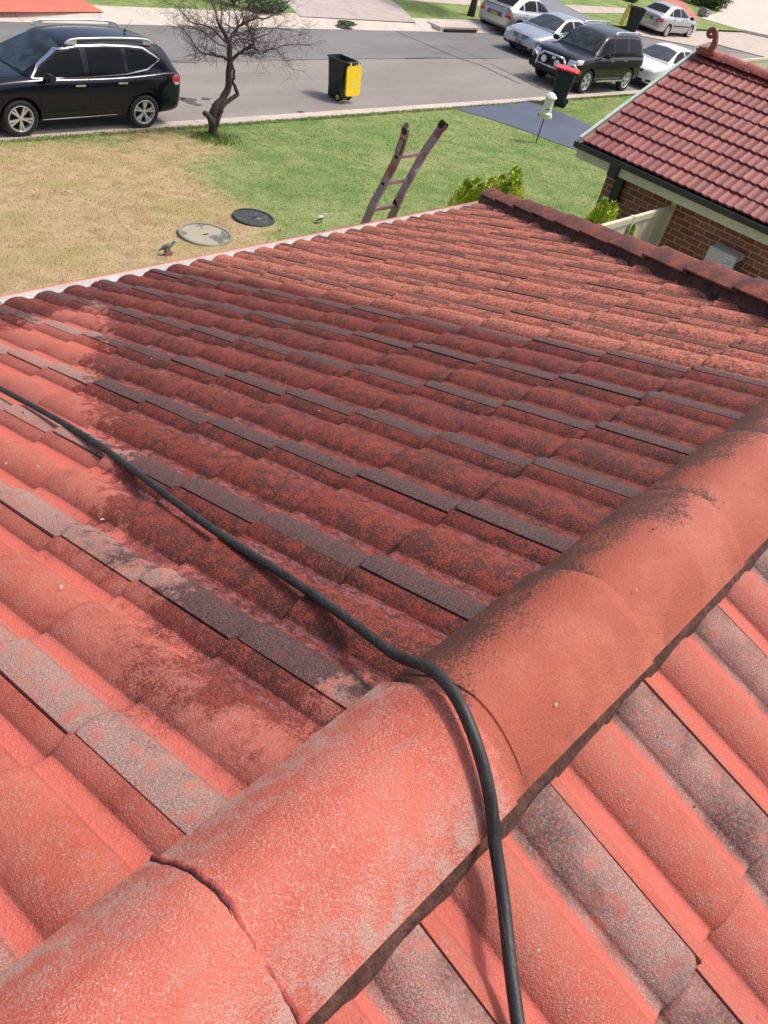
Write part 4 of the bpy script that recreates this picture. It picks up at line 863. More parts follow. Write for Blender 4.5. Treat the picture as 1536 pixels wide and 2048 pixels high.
    def patch(name, poly, mode, m, off=.004, parent=None, cuts=5, thick=0, label=None):
        """lay a panel on the body: poly in (x,z) for 'l'/'r', (x,y) for 't', (y,z) for 'f'/'b'"""
        bm = bmesh.new(); vs = [bm.verts.new((a, b, 0)) for a, b in poly]; bm.faces.new(vs); bmesh.ops.triangulate(bm, faces=bm.faces)
        for _ in range(cuts if cuts < 3 else 3): bmesh.ops.subdivide_edges(bm, edges=bm.edges, cuts=1, use_grid_fill=True)
        last = None
        for v in bm.verts:
            a, b = v.co.x, v.co.y
            if mode == 'l': o_, d = (a, 3, b), (0, -1, 0)
            elif mode == 'r': o_, d = (a, -3, b), (0, 1, 0)
            elif mode == 't': o_, d = (a, b, 4), (0, 0, -1)
            elif mode == 'f': o_, d = (5, a, b), (-1, 0, 0)
            else: o_, d = (-5, a, b), (1, 0, 0)
            hit = cast(o_, d)
            if hit[0] is not None: v.co = hit[0] + hit[1] * off; last = v.co.copy()
            else: v.co = last if last is not None else Vector(o_) + Vector(d) * 2
        return bm_obj(name, bm, m, parent or car, True)
    def mirror_y(poly): return [(-a, b) for a, b in poly]
    def strip(name, pts, wd, mode, m, off=.005, parent=None):
        """thin band following a polyline on the body"""
        bm = bmesh.new(); pv = None; Q = []
        for a, b in zip(pts, pts[1:]):
            for k in range(8): Q.append((a[0] + (b[0] - a[0]) * k / 8, a[1] + (b[1] - a[1]) * k / 8))
        Q.append(pts[-1])
        for i, (a, b) in enumerate(Q):
            ta = Q[min(i + 1, len(Q) - 1)]; tb_ = Q[max(i - 1, 0)]; dx, dy = ta[0] - tb_[0], ta[1] - tb_[1]; l = math.hypot(dx, dy) or 1; nx_, ny_ = -dy / l * wd / 2, dx / l * wd / 2; rr = []
            for s in (1, -1):
                x_, y_ = a + nx_ * s, b + ny_ * s
                o_, d = {'l': ((x_, 3, y_), (0, -1, 0)), 'r': ((x_, -3, y_), (0, 1, 0)), 't': ((x_, y_, 4), (0, 0, -1)), 'f': ((5, x_, y_), (-1, 0, 0)), 'b': ((-5, x_, y_), (1, 0, 0))}[mode]
                h = cast(o_, d)
                if h[0] is None: rr = None; break
                rr.append(bm.verts.new(h[0] + h[1] * off))
            if rr and pv: bm.faces.new((pv[0], pv[1], rr[1], rr[0]))
            pv = rr
        return bm_obj(name, bm, m, parent or car, True)
    for side in 'lr':
        for wpoly in S['windows']: 
            w_ = patch('side_window', wpoly, side, GLASS, .005)
        if S.get('trim'): strip('window_trim', S['trim'], .022, side, CHR, .009)
        for ln in S['seams']: strip('door_seam', ln, .009, side, SEAM, .0035, body)
        for hx, hz_ in S['handles']:
            h = cast((hx, 3 if side == 'l' else -3, hz_), (0, -1 if side == 'l' else 1, 0))
            if h[0] is not None:
                bm = bmesh.new(); box(bm, (-.11, -.014, -.017), (.11, .020, .017), .009, Matrix.Translation(h[0] + h[1] * .012) @ Matrix.Scale(1, 4)); bm_obj('door_handle', bm, S.get('handle', paint), car, 40)
        s = 1 if side == 'l' else -1
        mx, my, mz = S['mirror']; bm = bmesh.new(); box(bm, (-.10, -.11, -.075), (.09, .11, .075), .045, Matrix.Translation((mx, s * (my + .10), mz))); box(bm, (-.03, -.14, -.07), (.03, .0, -.03), .01, Matrix.Translation((mx, s * (my + .06), mz))); mo = bm_obj('wing_mirror', bm, S.get('mirrorm', paint), car, 50)
        for k, (hp, md_) in enumerate(S.get('headlight', [])): patch('headlight', hp if side == 'l' else (mirror_y(hp) if md_ in 'ft' else hp), side if md_ == 's' else md_, CLRL, .008)
        for k, (hp, md_, mm) in enumerate(S.get('taillight', [])): patch('taillight', hp if side == 'l' else (mirror_y(hp) if md_ in 'bt' else hp), side if md_ == 's' else md_, mm, .008)
        if S.get('rub'): strip('rubbing_strip', S['rub'], .05, side, BLKP, .012)
        for ln in S.get('sill', []): strip('sill_trim', ln, .018, side, CHR, .008)
        if S.get('rails'):
            x0, x1, yy, zz, hh = S['rails']; bm = bmesh.new(); pts = [(x0, zz(x0) - .01), (x0 - .10, zz(x0 - .1) + hh * .7), (x0 - .3, zz(x0 - .3) + hh), ((x0 + x1) / 2, zz((x0 + x1) / 2) + hh), (x1 + .3, zz(x1 + .3) + hh), (x1 + .1, zz(x1 + .1) + hh * .7), (x1, zz(x1) - .01)]
            tube(bm, catmull([(a, s * yy, b) for a, b in pts], 4), .021, 8); bm_obj('roof_rail', bm, mat('silver_rail', (.66, .67, .69), .3, .5), car, True)
            bm = bmesh.new()
            for xx in (x0 - .14, x1 + .14): box(bm, (xx - .10, s * yy - .016, zz(xx) - .03), (xx + .10, s * yy + .016, zz(xx) + hh * .75), .01)
            bm_obj('rail_foot', bm, mat('silver_rail', (.66, .67, .69), .3, .5), car, 40)
    patch('windscreen', S['screen'], 't', GLASSF, .006, cuts=3)
    rs, rm = S['rear']; patch('rear_window', rs, rm, S.get('rearglass', GLASS), .006, cuts=3)
    for nm, poly, md_, m_, off in S.get('extra', []): patch(nm, poly, md_, m_, off)
    for nm, pts, wd, md_, m_, off in S.get('strips', []): strip(nm, pts, wd, md_, m_, off)
    for (yy, zz, end, bg, fg, txt) in S.get('plates', []):
        d = 1 if end == 'f' else -1; h = cast((5 * d, yy, zz), (-d, 0, 0)); x_ = (h[0].x if h[0] else d * 2.2) + d * .02
        bm = bmesh.new(); box(bm, (x_ - .006, yy - .186, zz - .055), (x_ + .006, yy + .186, zz + .055)); pl = bm_obj('number_plate', bm, bg, car)
        tm = text_mesh(txt, .105); tm.transform(Matrix.Translation((x_ + d * .0085, yy, zz)) @ Matrix(((0, 0, d, 0), (d, 0, 0, 0), (0, 1, 0, 0), (0, 0, 0, 1)))); link('plate_lettering', tm, fg, pl)
    # wheels
    wr = r; kind = S.get('spokes', 5); proto = None
    for x in (xf, xr_):
        for s in (1, -1):
            if proto is None:
                bm = bmesh.new(); lathe(bm, [(wr * .66, -.09), (wr * .74, -.105), (wr * .93, -.108), (wr * .99, -.09), (wr, -.04), (wr, .04), (wr * .99, .09), (wr * .93, .108), (wr * .74, .105), (wr * .66, .09)], 40)
                tme = bpy.data.meshes.new('tyre'); bmesh.ops.recalc_face_normals(bm, faces=bm.faces); bm.to_mesh(tme); bm.free(); tme.materials.append(RUB); smooth_angle(tme, 50)
                bm = bmesh.new(); ro = wr * .68
                lathe(bm, [(ro * .99, -.08), (ro * .93, -.02), (0, -.02)], 40, mi=1)
                lathe(bm, [(ro * 1.0, .085), (ro * 1.04, .10), (ro * .97, .104), (ro * .93, .08), (ro * .92, .0)], 40)
                lathe(bm, [(ro * .17, .06), (ro * .17, .088), (ro * .10, .094), (0, .094)], 16)
                for k in range(kind):
                    a0 = k * math.tau / kind
                    for da in ((-.16, .16) if S.get('twin') else (0,)):
                        a = a0 + da; hw = ro * (.055 if S.get('twin') else .10); dr_ = Vector((math.cos(a), math.sin(a), 0)); tr = Vector((-math.sin(a), math.cos(a), 0)); dc = Vector((math.cos(a0 + da * .5), math.sin(a0 + da * .5), 0))
                        p0 = dc * ro * .12; p1 = dr_ * ro * .95
                        q_ = [p0 - tr * hw * .9 + Vector((0, 0, .088)), p0 + tr * hw * .9 + Vector((0, 0, .088)), p1 + tr * hw * 1.5 + Vector((0, 0, .094)), p1 - tr * hw * 1.5 + Vector((0, 0, .094))]
                        A_ = [bm.verts.new(v) for v in q_]; B_ = [bm.verts.new(v - Vector((0, 0, .035))) for v in q_]; bm.faces.new(A_); bm.faces.new(B_[::-1])
                        for j in range(4): bm.faces.new((A_[j], A_[(j + 1) % 4], B_[(j + 1) % 4], B_[j]))
                bmesh.ops.recalc_face_normals(bm, faces=bm.faces); rme = bpy.data.meshes.new('rim'); bm.to_mesh(rme); bm.free(); rme.materials.append(ALLOY); rme.materials.append(mat('brake_shadow', (.02, .02, .02), .7)); smooth_angle(rme, 35); proto = 1
            wh = bpy.data.objects.new('wheel', None); col.objects.link(wh); wh.parent = car; wh.location = (x, s * (W / 2 - .125), wr); wh.rotation_euler = (-s * math.pi / 2, 0, .2 + x); wh.empty_display_size = .1
            wh.rotation_mode = 'XYZ'; wh.rotation_euler = (-s * math.pi / 2, .3 * x, 0)
            for nm, mm in (('tyre', tme), ('rim', rme)):
                c = bpy.data.objects.new(nm, mm); col.objects.link(c); c.parent = wh
    return car, cast
NAVY = mat('dark_navy_car_paint', (.0035, .005, .015), .20, .25, .1, coat=.35, spec=.35); BLACKP = mat('black_car_paint', (.003, .004, .010), .2, .1, .1, coat=.22, spec=.3)
SILV = mat('silver_car_paint', (.48, .50, .53), .30, .65, .04, coat=1); SILV2 = mat('warm_silver_car_paint', (.50, .50, .50), .32, .6, .04, coat=1); WHT = mat('white_car_paint', (.80, .80, .79), .3, 0, .02, coat=1)
# mid-size black SUV at the near kerb
suv = dict(W=1.82, wb=2.705, r=.355, paint=NAVY, handle=CHR, twin=True, spokes=5, mirrorm=BLKP, clad=.44, gap=.06,
  lower=[(2.28, .42, .70, .76, .60), (2.22, .28, .86, .92, .78), (2.05, .24, .95, 1.00, .87), (1.7, .23, 1.00, 1.06, .90), (1.2, .23, 1.04, 1.11, .91), (.8, .23, 1.05, 1.12, .91), (0, .23, 1.04, 1.10, .91), (-1.0, .23, 1.06, 1.10, .91), (-1.7, .25, 1.12, 1.14, .90), (-2.1, .28, 1.14, 1.16, .87), (-2.28, .32, 1.10, 1.13, .82), (-2.35, .42, .92, .98, .72)],
  cabin=[(1.25, 1.02, 1.08, .80, .72), (1.05, 1.04, 1.16, .82, .70), (.40, 1.04, 1.56, .84, .62), (.18, 1.04, 1.64, .84, .61), (-.4, 1.04, 1.70, .84, .61), (-1.2, 1.06, 1.69, .84, .60), (-1.75, 1.08, 1.64, .83, .58), (-2.02, 1.08, 1.58, .82, .56), (-2.22, 1.08, 1.22, .80, .60), (-2.28, 1.06, 1.08, .78, .62)],
  windows=[[(1.0, 1.10), (.85, 1.22), (.42, 1.47), (.10, 1.545), (-.02, 1.55), (-.02, 1.11)], [(-.14, 1.11), (-.14, 1.555), (-.60, 1.565), (-.92, 1.555), (-.92, 1.15)], [(-1.02, 1.16), (-1.02, 1.55), (-1.42, 1.52), (-1.72, 1.35), (-1.42, 1.22)]],
  trim=[(1.06, 1.07), (.86, 1.25), (.42, 1.51), (.05, 1.585), (-.6, 1.60), (-1.05, 1.59), (-1.45, 1.555), (-1.80, 1.36), (-1.45, 1.19), (-.95, 1.115), (-.1, 1.075), (.9, 1.065), (1.06, 1.07)],
  seams=[[(.95, .36), (.98, .8), (1.05, 1.06)], [(-.08, .36), (-.08, 1.56)], [(-1.0, .62), (-.94, .95), (-.97, 1.10)], [(.95, .36), (-.95, .36)]], handles=[(.12, .94), (-.82, .965)],
  mirror=(.82, .90, 1.13), screen=[(1.12, .62), (1.16, 0), (1.12, -.62), (.34, -.52), (.27, 0), (.34, .52)], rear=([(-.50, 1.20), (.50, 1.20), (.46, 1.52), (-.46, 1.52)], 'b'),
  headlight=[([(.48, .80), (.74, .82), (.72, .66), (.50, .66)], 'f')], taillight=[([(-2.02, 1.02), (-2.10, 1.10), (-2.22, 1.08), (-2.27, .95), (-2.20, .93), (-2.02, .96)], 's', REDL), ([(.54, .94), (.78, .95), (.76, 1.08), (.58, 1.08)], 'b', REDL), ([(-2.06, .95), (-2.20, .935), (-2.24, .90), (-2.12, .88)], 's', CLRL)],
  rails=(.25, -1.70, .59, lambda x: 1.63 + .03 * min(1, max(0, (.3 - x))) - .05 * max(0, -x - 1.2), .075), sill=[[(.9, .315), (-.95, .345)]],
  extra=[('grille', [(-.32, .55), (.32, .55), (.38, .80), (-.38, .80)], 'f', BLKP, .008)], plates=[(0, .80, 'b', PLY, BLKP, 'CK 41 TR')],
  strips=[('roof_seam', [(.2, .50), (-1.9, .47)], .02, 't', SEAM, .003), ('roof_seam', [(.2, -.50), (-1.9, -.47)], .02, 't', SEAM, .003), ('hood_seam', [(1.2, .72), (1.9, .62)], .012, 't', SEAM, .003)])
PX = lambda u, v, z=ROAD: at_z(u, v, z)
def place_by_wheels(spec, f_uv, r_uv, sgn, scale):   # near-side wheel contacts -> ground position; all cars lie along the street
    a, b = PX(*f_uv), PX(*r_uv); m_ = (a + b) / 2; return (float(m_[0]), float(m_[1]) + spec['W'] / 2 * scale, ROAD + .006)
c1, cast1 = make_car('black mid-size car with chrome window trim at the near kerb, left of the bare tree', 'car', place_by_wheels(suv, (44, 276), (292, 260), 1, .955), math.pi, suv, .955)
bm = bmesh.new(); lathe(bm, [(.035, 0), (.02, .04), (.008, .06)], 10, Matrix.Translation((-1.45, 0, 1.69))); tube(bm, [(-1.45, 0, 1.74), (-1.62, 0, 1.93)], .004, 5); bm_obj('antenna', bm, BLKP, c1, True)
# large black 4WD with bull bar
lc = dict(W=1.94, wb=2.85, r=.39, paint=BLACKP, handle=CHR, spokes=5, twin=True, mirrorm=BLKP, clad=.46, gap=.06,
  lower=[(2.36, .50, .86, .92, .70), (2.30, .34, 1.00, 1.06, .86), (2.1, .30, 1.08, 1.16, .95), (1.6, .30, 1.12, 1.20, .98), (1.1, .30, 1.14, 1.22, .985), (.4, .30, 1.16, 1.22, .985), (-1.0, .30, 1.16, 1.20, .985), (-1.9, .32, 1.16, 1.20, .975), (-2.3, .36, 1.14, 1.18, .95), (-2.44, .42, 1.02, 1.08, .88)],
  cabin=[(1.22, 1.10, 1.18, .86, .78), (1.05, 1.12, 1.26, .88, .76), (.50, 1.13, 1.72, .90, .70), (.30, 1.13, 1.82, .90, .69), (-.3, 1.13, 1.88, .90, .69), (-1.4, 1.13, 1.88, .90, .68), (-2.05, 1.12, 1.84, .89, .66), (-2.24, 1.12, 1.74, .88, .66), (-2.40, 1.10, 1.24, .87, .70), (-2.43, 1.06, 1.10, .86, .70)],
  windows=[[(.88, 1.22), (.50, 1.60), (.25, 1.71), (-.02, 1.72), (-.02, 1.21)], [(-.13, 1.21), (-.13, 1.72), (-1.0, 1.73), (-1.0, 1.22)], [(-1.12, 1.23), (-1.12, 1.73), (-1.95, 1.69), (-2.08, 1.50), (-2.08, 1.30), (-1.95, 1.25)]],
  seams=[[(.92, .48), (.95, 1.18)], [(-.07, .48), (-.07, 1.72)], [(-1.06, .8), (-1.06, 1.2)]], handles=[(.12, 1.06), (-.85, 1.07)], mirror=(.78, .98, 1.26),
  screen=[(1.05, .66), (1.08, 0), (1.05, -.66), (.46, -.58), (.40, 0), (.46, .58)], rear=([(-.6, 1.26), (.6, 1.26), (.55, 1.66), (-.55, 1.66)], 'b'),
  headlight=[([(.56, .84), (.84, .88), (.83, 1.03), (.58, 1.02)], 'f'), ([(2.24, .92), (2.02, .96), (1.92, 1.08), (2.2, 1.06)], 's')], taillight=[([(-2.20, .9), (-2.20, 1.14), (-2.38, 1.12), (-2.38, .9)], 's', REDL)],
  rails=(-.05, -1.95, .66, lambda x: 1.845, .085), plates=[(0, .60, 'f', PLY, BLKP, 'BY 70 CD')],
  extra=[('grille', [(-.46, .76), (.46, .76), (.52, 1.0), (-.52, 1.0)], 'f', BLKP, .008), ('badge', [(-.07, .86), (.07, .86), (.07, .93), (-.07, .93)], 'f', CHR, .014)], sill=[[(.9, .44), (-.9, .44)]])
c2, _ = make_car('large black four wheel drive with a bull bar, side step and two round driving lamps', 'car', place_by_wheels(lc, (1163, 189), (1247, 182), 1, 1.0), math.pi, lc, 1.0)
bm = bmesh.new()
for s in (1, -1): tube(bm, [(2.30, s * .58, .45), (2.42, s * .58, .56), (2.45, s * .54, .84), (2.40, s * .40, .985)], .036, 10)
tube(bm, [(2.40, .40, .985), (2.43, .2, 1.0), (2.43, -.2, 1.0), (2.40, -.40, .985)], .036, 10); tube(bm, [(2.42, .62, .62), (2.46, 0, .61), (2.42, -.62, .62)], .032, 10)
for s in (1, -1): tube(bm, [(2.42, s * .58, .80), (2.36, s * .82, .92), (2.1, s * .98, .70)], .030, 8)
bm_obj('bull_bar', bm, mat('polished_alloy', (.66, .67, .69), .25, .6), c2, True)
bm = bmesh.new(); box(bm, (2.15, -.90, .42), (2.42, .90, .64), .05); bm_obj('front_bumper', bm, BLKP, c2, 40)
for s in (1, -1):
    bm = bmesh.new(); lathe(bm, [(.0, -.07), (.09, -.07), (.115, .02), (.115, .035)], 20, Matrix.Translation((2.50, s * .27, .80)) @ Matrix.Rotation(math.pi / 2, 4, 'Y')); dl = bm_obj('driving_lamp', bm, CHR, c2, 40)
    bm = bmesh.new(); lathe(bm, [(.113, .030), (.08, .042), (0, .048)], 20, Matrix.Translation((2.50, s * .27, .80)) @ Matrix.Rotation(math.pi / 2, 4, 'Y')); bm_obj('lamp_glass', bm, CLRL, dl, 40)
    bm = bmesh.new(); box(bm, (-1.0, s * .95, .40), (.95, s * 1.06, .45), .015); box(bm, (-.2, s * .96, .452), (.6, s * 1.05, .458)); bm_obj('side_step', bm, CHR, c2, 30)
# generic sedans
def sedan(paint, L=4.75, W=1.82, H=1.47, **kw):
    f = L / 2; h = H - 1.47
    d = dict(W=W, wb=2.75, r=.325, paint=paint, spokes=7, gap=.045,
      lower=[(f - .02, .38, .58, .62, .60), (f - .08, .24, .68, .72, .78), (f - .30, .20, .76, .81, .86), (f - .8, .19, .84, .91, .895), (f - 1.25, .19, .89, .96, .91), (0.4, .19, .91, .96, .91), (-.8, .19, .93, .98, .91), (-1.4, .20, .95, 1.02, .905), (-f + .45, .22, .97, 1.06, .885), (-f + .14, .25, .95, 1.06, .84), (-f + .05, .30, .84, .95, .78), (-f, .40, .66, .74, .66)],
      cabin=[(f - 1.15, .88, .95, .80, .70), (f - 1.32, .90, 1.04, .81, .68), (.42, .90, 1.33 + h, .82, .57), (.18, .90, 1.41 + h, .82, .56), (-.3, .91, 1.455 + h, .82, .56), (-.8, .92, 1.44 + h, .81, .55), (-1.15, .93, 1.38 + h, .80, .54), (-1.75, .95, 1.10, .78, .60), (-1.98, .96, 1.02, .76, .64)],
      windows=[[(.92, .985), (.45, 1.24), (.15, 1.335), (-.08, 1.35), (-.08, .985)], [(-.18, .99), (-.18, 1.35), (-.62, 1.345), (-1.0, 1.25), (-1.02, 1.0)], [(-1.10, 1.01), (-1.08, 1.22), (-1.32, 1.10), (-1.45, 1.03)]],
      seams=[[(.95, .34), (1.02, .9)], [(-.13, .32), (-.13, 1.34)], [(-1.0, .6), (-1.05, .95)], [(.95, .32), (-.9, .32)]], handles=[(.08, .86), (-.95, .88)], mirror=(.80, .88, 1.00),
      screen=[(f - 1.28, .66), (f - 1.22, 0), (f - 1.28, -.66), (.34, -.50), (.28, 0), (.34, .50)], rear=([(-1.74, .60), (-1.80, 0), (-1.74, -.60), (-1.14, -.48), (-1.10, 0), (-1.14, .48)], 't'))
    d.update(kw); return d
f = 2.375
camf = sedan(SILV, headlight=[([(.50, .60), (.80, .64), (.78, .74), (.54, .73)], 'f'), ([(2.22, .62), (1.95, .68), (1.85, .76), (2.16, .74)], 's')], rearglass=GLASS, spokes=7,
  plates=[(0, .44, 'f', PLB, CLRL, 'AX 81 PR')], extra=[('lower_intake', [(-.42, .28), (.42, .28), (.46, .37), (-.46, .37)], 'f', BLKP, .008), ('fog_recess', [(.56, .29), (.74, .30), (.72, .37), (.56, .36)], 'f', BLKP, .008), ('fog_recess', [(-.56, .29), (-.74, .30), (-.72, .37), (-.56, .36)], 'f', BLKP, .008)],
  strips=[('grille_bar', [(-.36 + .02 * k, .70 - .045 * k), (0, .685 - .045 * k), (.36 - .02 * k, .70 - .045 * k)], .022, 'f', mat('grille_shadow', (.05, .055, .065), .4), .010) for k in range(4)] + [('badge', [(-.05, .63), (.05, .63)], .07, 'f', CHR, .016), ('chin_trim', [(-.45, .265), (0, .255), (.45, .265)], .02, 'f', CHR, .012)])
a, b = PX(1010, 92), PX(1080, 118); fx = float((a[0] + b[0]) / 2)
make_car('silver sedan facing left with a slatted grille and dark blue number plate', 'car', (32.45, 19.07, ROAD + .01), math.pi, camf)
wsed = sedan(WHT, L=4.85, W=1.86, H=1.45, headlight=[([(.48, .62), (.84, .66), (.80, .73), (.52, .74)], 'f'), ([(2.30, .62), (2.0, .68), (1.95, .74), (2.25, .73)], 's')], plates=[(0, .42, 'f', PLY, BLKP, 'AQ 22 LM')],
  extra=[('grille', [(-.34, .58), (.34, .58), (.38, .68), (-.38, .68)], 'f', BLKP, .008), ('lower_intake', [(-.46, .26), (.46, .26), (.46, .36), (-.46, .36)], 'f', BLKP, .008), ('fog_recess', [(.58, .30), (.78, .32), (.76, .40), (.60, .38)], 'f', BLKP, .008), ('fog_recess', [(-.58, .30), (-.78, .32), (-.76, .40), (-.60, .38)], 'f', BLKP, .008)])
a = PX(1280, 163); b = PX(1345, 188)
make_car('white sedan parked behind the black four wheel drive', 'car', (35.1, 15.46, ROAD + .01), math.pi, wsed)
rear1 = sedan(SILV2, L=4.35, W=1.69, H=1.50, spokes=6, taillight=[([(.52, .68), (.80, .66), (.78, .78), (.56, .80)], 'b', REDL), ([(.56, .80), (.78, .78), (.74, .92), (.62, .92)], 'b', AMBL), ([(-2.15, .68), (-1.98, .72), (-2.0, .90), (-2.1, .92)], 's', REDL)],
  plates=[(0, .72, 'b', PLY, BLKP, 'YJ 83 FP')], extra=[('plate_recess', [(-.40, .64), (.40, .64), (.34, .80), (-.34, .80)], 'b', mat('grey_recess', (.10, .10, .11), .6), .006)], strips=[('spoiler_gap', [(-.62, 1.0), (.62, 1.0)], .02, 'b', SEAM, .01)])
rear1['lower'] = [(x * .92, *r__) for x, *r__ in rear1['lower']]
a, b = PX(952, 52), PX(1012, 78)
c5, _ = make_car('silver sedan seen from behind at the far kerb next to the storm drain', 'car', (34.2, 21.9, ROAD + .01), 0, rear1)
bm = bmesh.new(); box(bm, (-2.12, -.62, 1.09), (-1.98, .62, 1.12), .01); box(bm, (-2.08, -.56, 1.0), (-2.03, -.50, 1.10)); box(bm, (-2.08, .50, 1.0), (-2.03, .56, 1.10)); bm_obj('spoiler', bm, SILV2, c5, 40)
camr = sedan(SILV2, L=4.8, W=1.8, H=1.49, handle=BLKP, mirrorm=BLKP, spokes=7, rub=[(1.0, .56), (-.95, .60)], taillight=[([(.50, .72), (.82, .70), (.80, .86), (.58, .88)], 'b', REDL), ([(-2.32, .72), (-2.1, .74), (-2.12, .90), (-2.26, .90)], 's', REDL), ([(.62, .74), (.74, .74), (.74, .79), (.62, .79)], 'b', CLRL)],
  plates=[(0, .80, 'b', PLY, BLKP, 'AH 59 XN')], extra=[('plate_recess', [(-.34, .72), (.34, .72), (.30, .88), (-.30, .88)], 'b', mat('grey_recess', (.10, .10, .11), .6), .006)])
a = PX(1331, 73); b = PX(1382, 80)
make_car('far silver sedan seen from behind at the right, with black side rubbing strips', 'car', (48.8, 22.35, ROAD + .02), 0, camr)
# ---------------------------------------------------------------- neighbouring brick house
NX, NY0, NZ = 12.05, 5.95, -2.067; RX, RZ = 14.864, -.891; PN = math.atan2(RZ - NZ, RX - NX)
nh = thing('brick_house', 'neighbouring red brick house with a dark red tiled gable roof and charcoal gutter', 'house', (0, 0, 0))
cn, sn = math.cos(PN), math.sin(PN); SL = (RX - NX) / cn; gN = .318
YB = -9.0
vb_ = [SL - .02 + .03 - gN * k for k in range(0, 10)]
Vn, Fn, An = tiles_mesh((RX, NY0 - .03, RZ), (0, -1, 0), (-cn, 0, -sn), range(0, 60), [v for v in vb_ if v > .1], gN, w=.25, H=.016, t=.028, nu=14, nv=2, off=.06, wav=True, seed=11, jit=.0016)
me = np_mesh('roof_slope', Vn, Fn, An); cut(me, (RX, 0, 0), (1, 0, 0)); link('roof_slope', me, NTILE, nh, 45)
Vn, Fn, An = tiles_mesh((RX, YB - .4 + .0, RZ), (0, 1, 0), (cn, 0, -sn), range(0, 62), [v for v in vb_ if v > .1], gN, w=.25, H=.016, t=.028, nu=8, nv=2, off=.06, wav=True, seed=12)
me = np_mesh('roof_slope', Vn, Fn, An); cut(me, (RX, 0, 0), (-1, 0, 0)); cut(me, (0, NY0 - .02, 0), (0, 1, 0)); link('roof_slope', me, NTILE, nh, 45)
bm = bmesh.new(); xr = RX + (RX - NX)
pv = [bm.verts.new(q_) for q_ in ((NX + .02, NY0 - .03, NZ - .05), (RX, NY0 - .03, RZ - .05), (xr - .02, NY0 - .03, NZ - .05), (NX + .02, YB, NZ - .05), (RX, YB, RZ - .05), (xr - .02, YB, NZ - .05))]
bm.faces.new((pv[0], pv[1], pv[4], pv[3])); bm.faces.new((pv[1], pv[2], pv[5], pv[4])); bm_obj('roof_underlay', bm, SEAM, nh)
rc = thing('ridge_capping', None, None); rc.parent = nh
RCM = mat('dark_red_cap', (.40, .105, .085), .65, var=.2, sc=10, bump=.3)
for i in range(36):
    y = NY0 - .10 - .40 * i
    if y < YB: break
    place_cap(rc, 'ridge_tile', .41, .26, .10, (RX, y - .40, RZ + .0), (0, 1, 0), m=RCM, shape=2.2, lip=.022)
# scroll finial on the gable end of the ridge
fin = bmesh.new(); FY = NY0 - .12
box(fin, (RX - .15, FY - .22, RZ + .0), (RX + .15, FY + .10, RZ + .105), .035)
sp = []
for k in range(0, 46):
    if k < 14: f = k / 13; sp.append((FY - .10 + .02 * f - .02 * math.sin(f * 3.1), RZ + .08 + .22 * f, .058 - .016 * f))
    else: a = (k - 14) / 31 * math.tau * 1.45; r = .072 * (1 - (k - 14) / 31 * .72); sp.append((FY + .0 - .0 - math.cos(a) * r, RZ + .300 + math.sin(a) * r, .042 - (k - 14) / 31 * .024))
tube(fin, [(RX, y, z) for y, z, r in sp], [r for y, z, r in sp], 10)
bm_obj('finial', fin, mat('glazed_terracotta', (.30, .070, .045), .25, var=.3, sc=14), nh, 45)
bm = bmesh.new(); prism(bm, [(-.03, 0), (.04, 0), (.04, .018), (-.03, .018)], 0, 1)     # thin pale barge flashing
bm.free()
def beam(name, p0, p1, a, b, m, parent, up=(0, 0, 1)):
    p0, p1 = Vector(p0), Vector(p1); d = (p1 - p0); bm = bmesh.new(); box(bm, (0, -a, -b), (d.length, a, b), 0, Matrix.Translation(p0) @ d.to_track_quat('X', 'Z').to_matrix().to_4x4()); return bm_obj(name, bm, m, parent)
FL = mat('pale_green_flashing', (.50, .58, .52), .5, var=.12)
beam('barge_flashing', (NX - .02, NY0 + .012, NZ + .022), (RX, NY0 + .012, RZ + .022), .022, .010, FL, nh); beam('barge_flashing', (RX, NY0 + .012, RZ + .022), (xr + .02, NY0 + .012, NZ + .022), .022, .010, FL, nh)
beam('bargeboard', (NX, NY0 + .02, NZ - .10), (RX, NY0 + .02, RZ - .10), .015, .10, CREAM, nh); beam('bargeboard', (RX, NY0 + .02, RZ - .10), (xr, NY0 + .02, NZ - .10), .015, .10, CREAM, nh)
gt = gutter_run((NX + .03, NY0 + .06, NZ - .045), (NX + .03, YB, NZ - .045), (-1, 0, 0), nh, CHAR, CHAR, w=.085, h=.075)
bm = bmesh.new(); box(bm, (NX + .036, YB, NZ - .27), (NX + .056, NY0 + .02, NZ - .05)); bm_obj('fascia', bm, CREAM, nh)
bm = bmesh.new(); box(bm, (NX + .058, YB, NZ - .27), (12.49, NY0 - .02, NZ - .255)); bm_obj('soffit', bm, CREAM, nh)
WX = 12.5; NYW = 5.56
bm = bmesh.new(); box(bm, (WX, YB, -4.75), (xr - .45, NYW, NZ - .255)); bm_obj('wall', bm, BRICK, nh)
bm = bmesh.new(); prism(bm, [(WX, NZ - .27), (xr - .45, NZ - .27), (RX, RZ - .2)], NYW - .11, NYW, 'y'); bm_obj('gable_wall', bm, BRICK, nh)
# rain head and downpipe at the corner
dn = bmesh.new(); box(dn, (WX - .47, 5.20, NZ - .30), (WX - .30, 5.36, NZ - .10), .01); box(dn, (WX - .40, 5.24, NZ - .33), (WX - .05, 5.34, NZ - .26), .01); box(dn, (WX - .11, 5.22, -4.5), (WX - .01, 5.36, NZ - .27), .008)
bm_obj('downpipe', dn, CHAR, nh, 30)
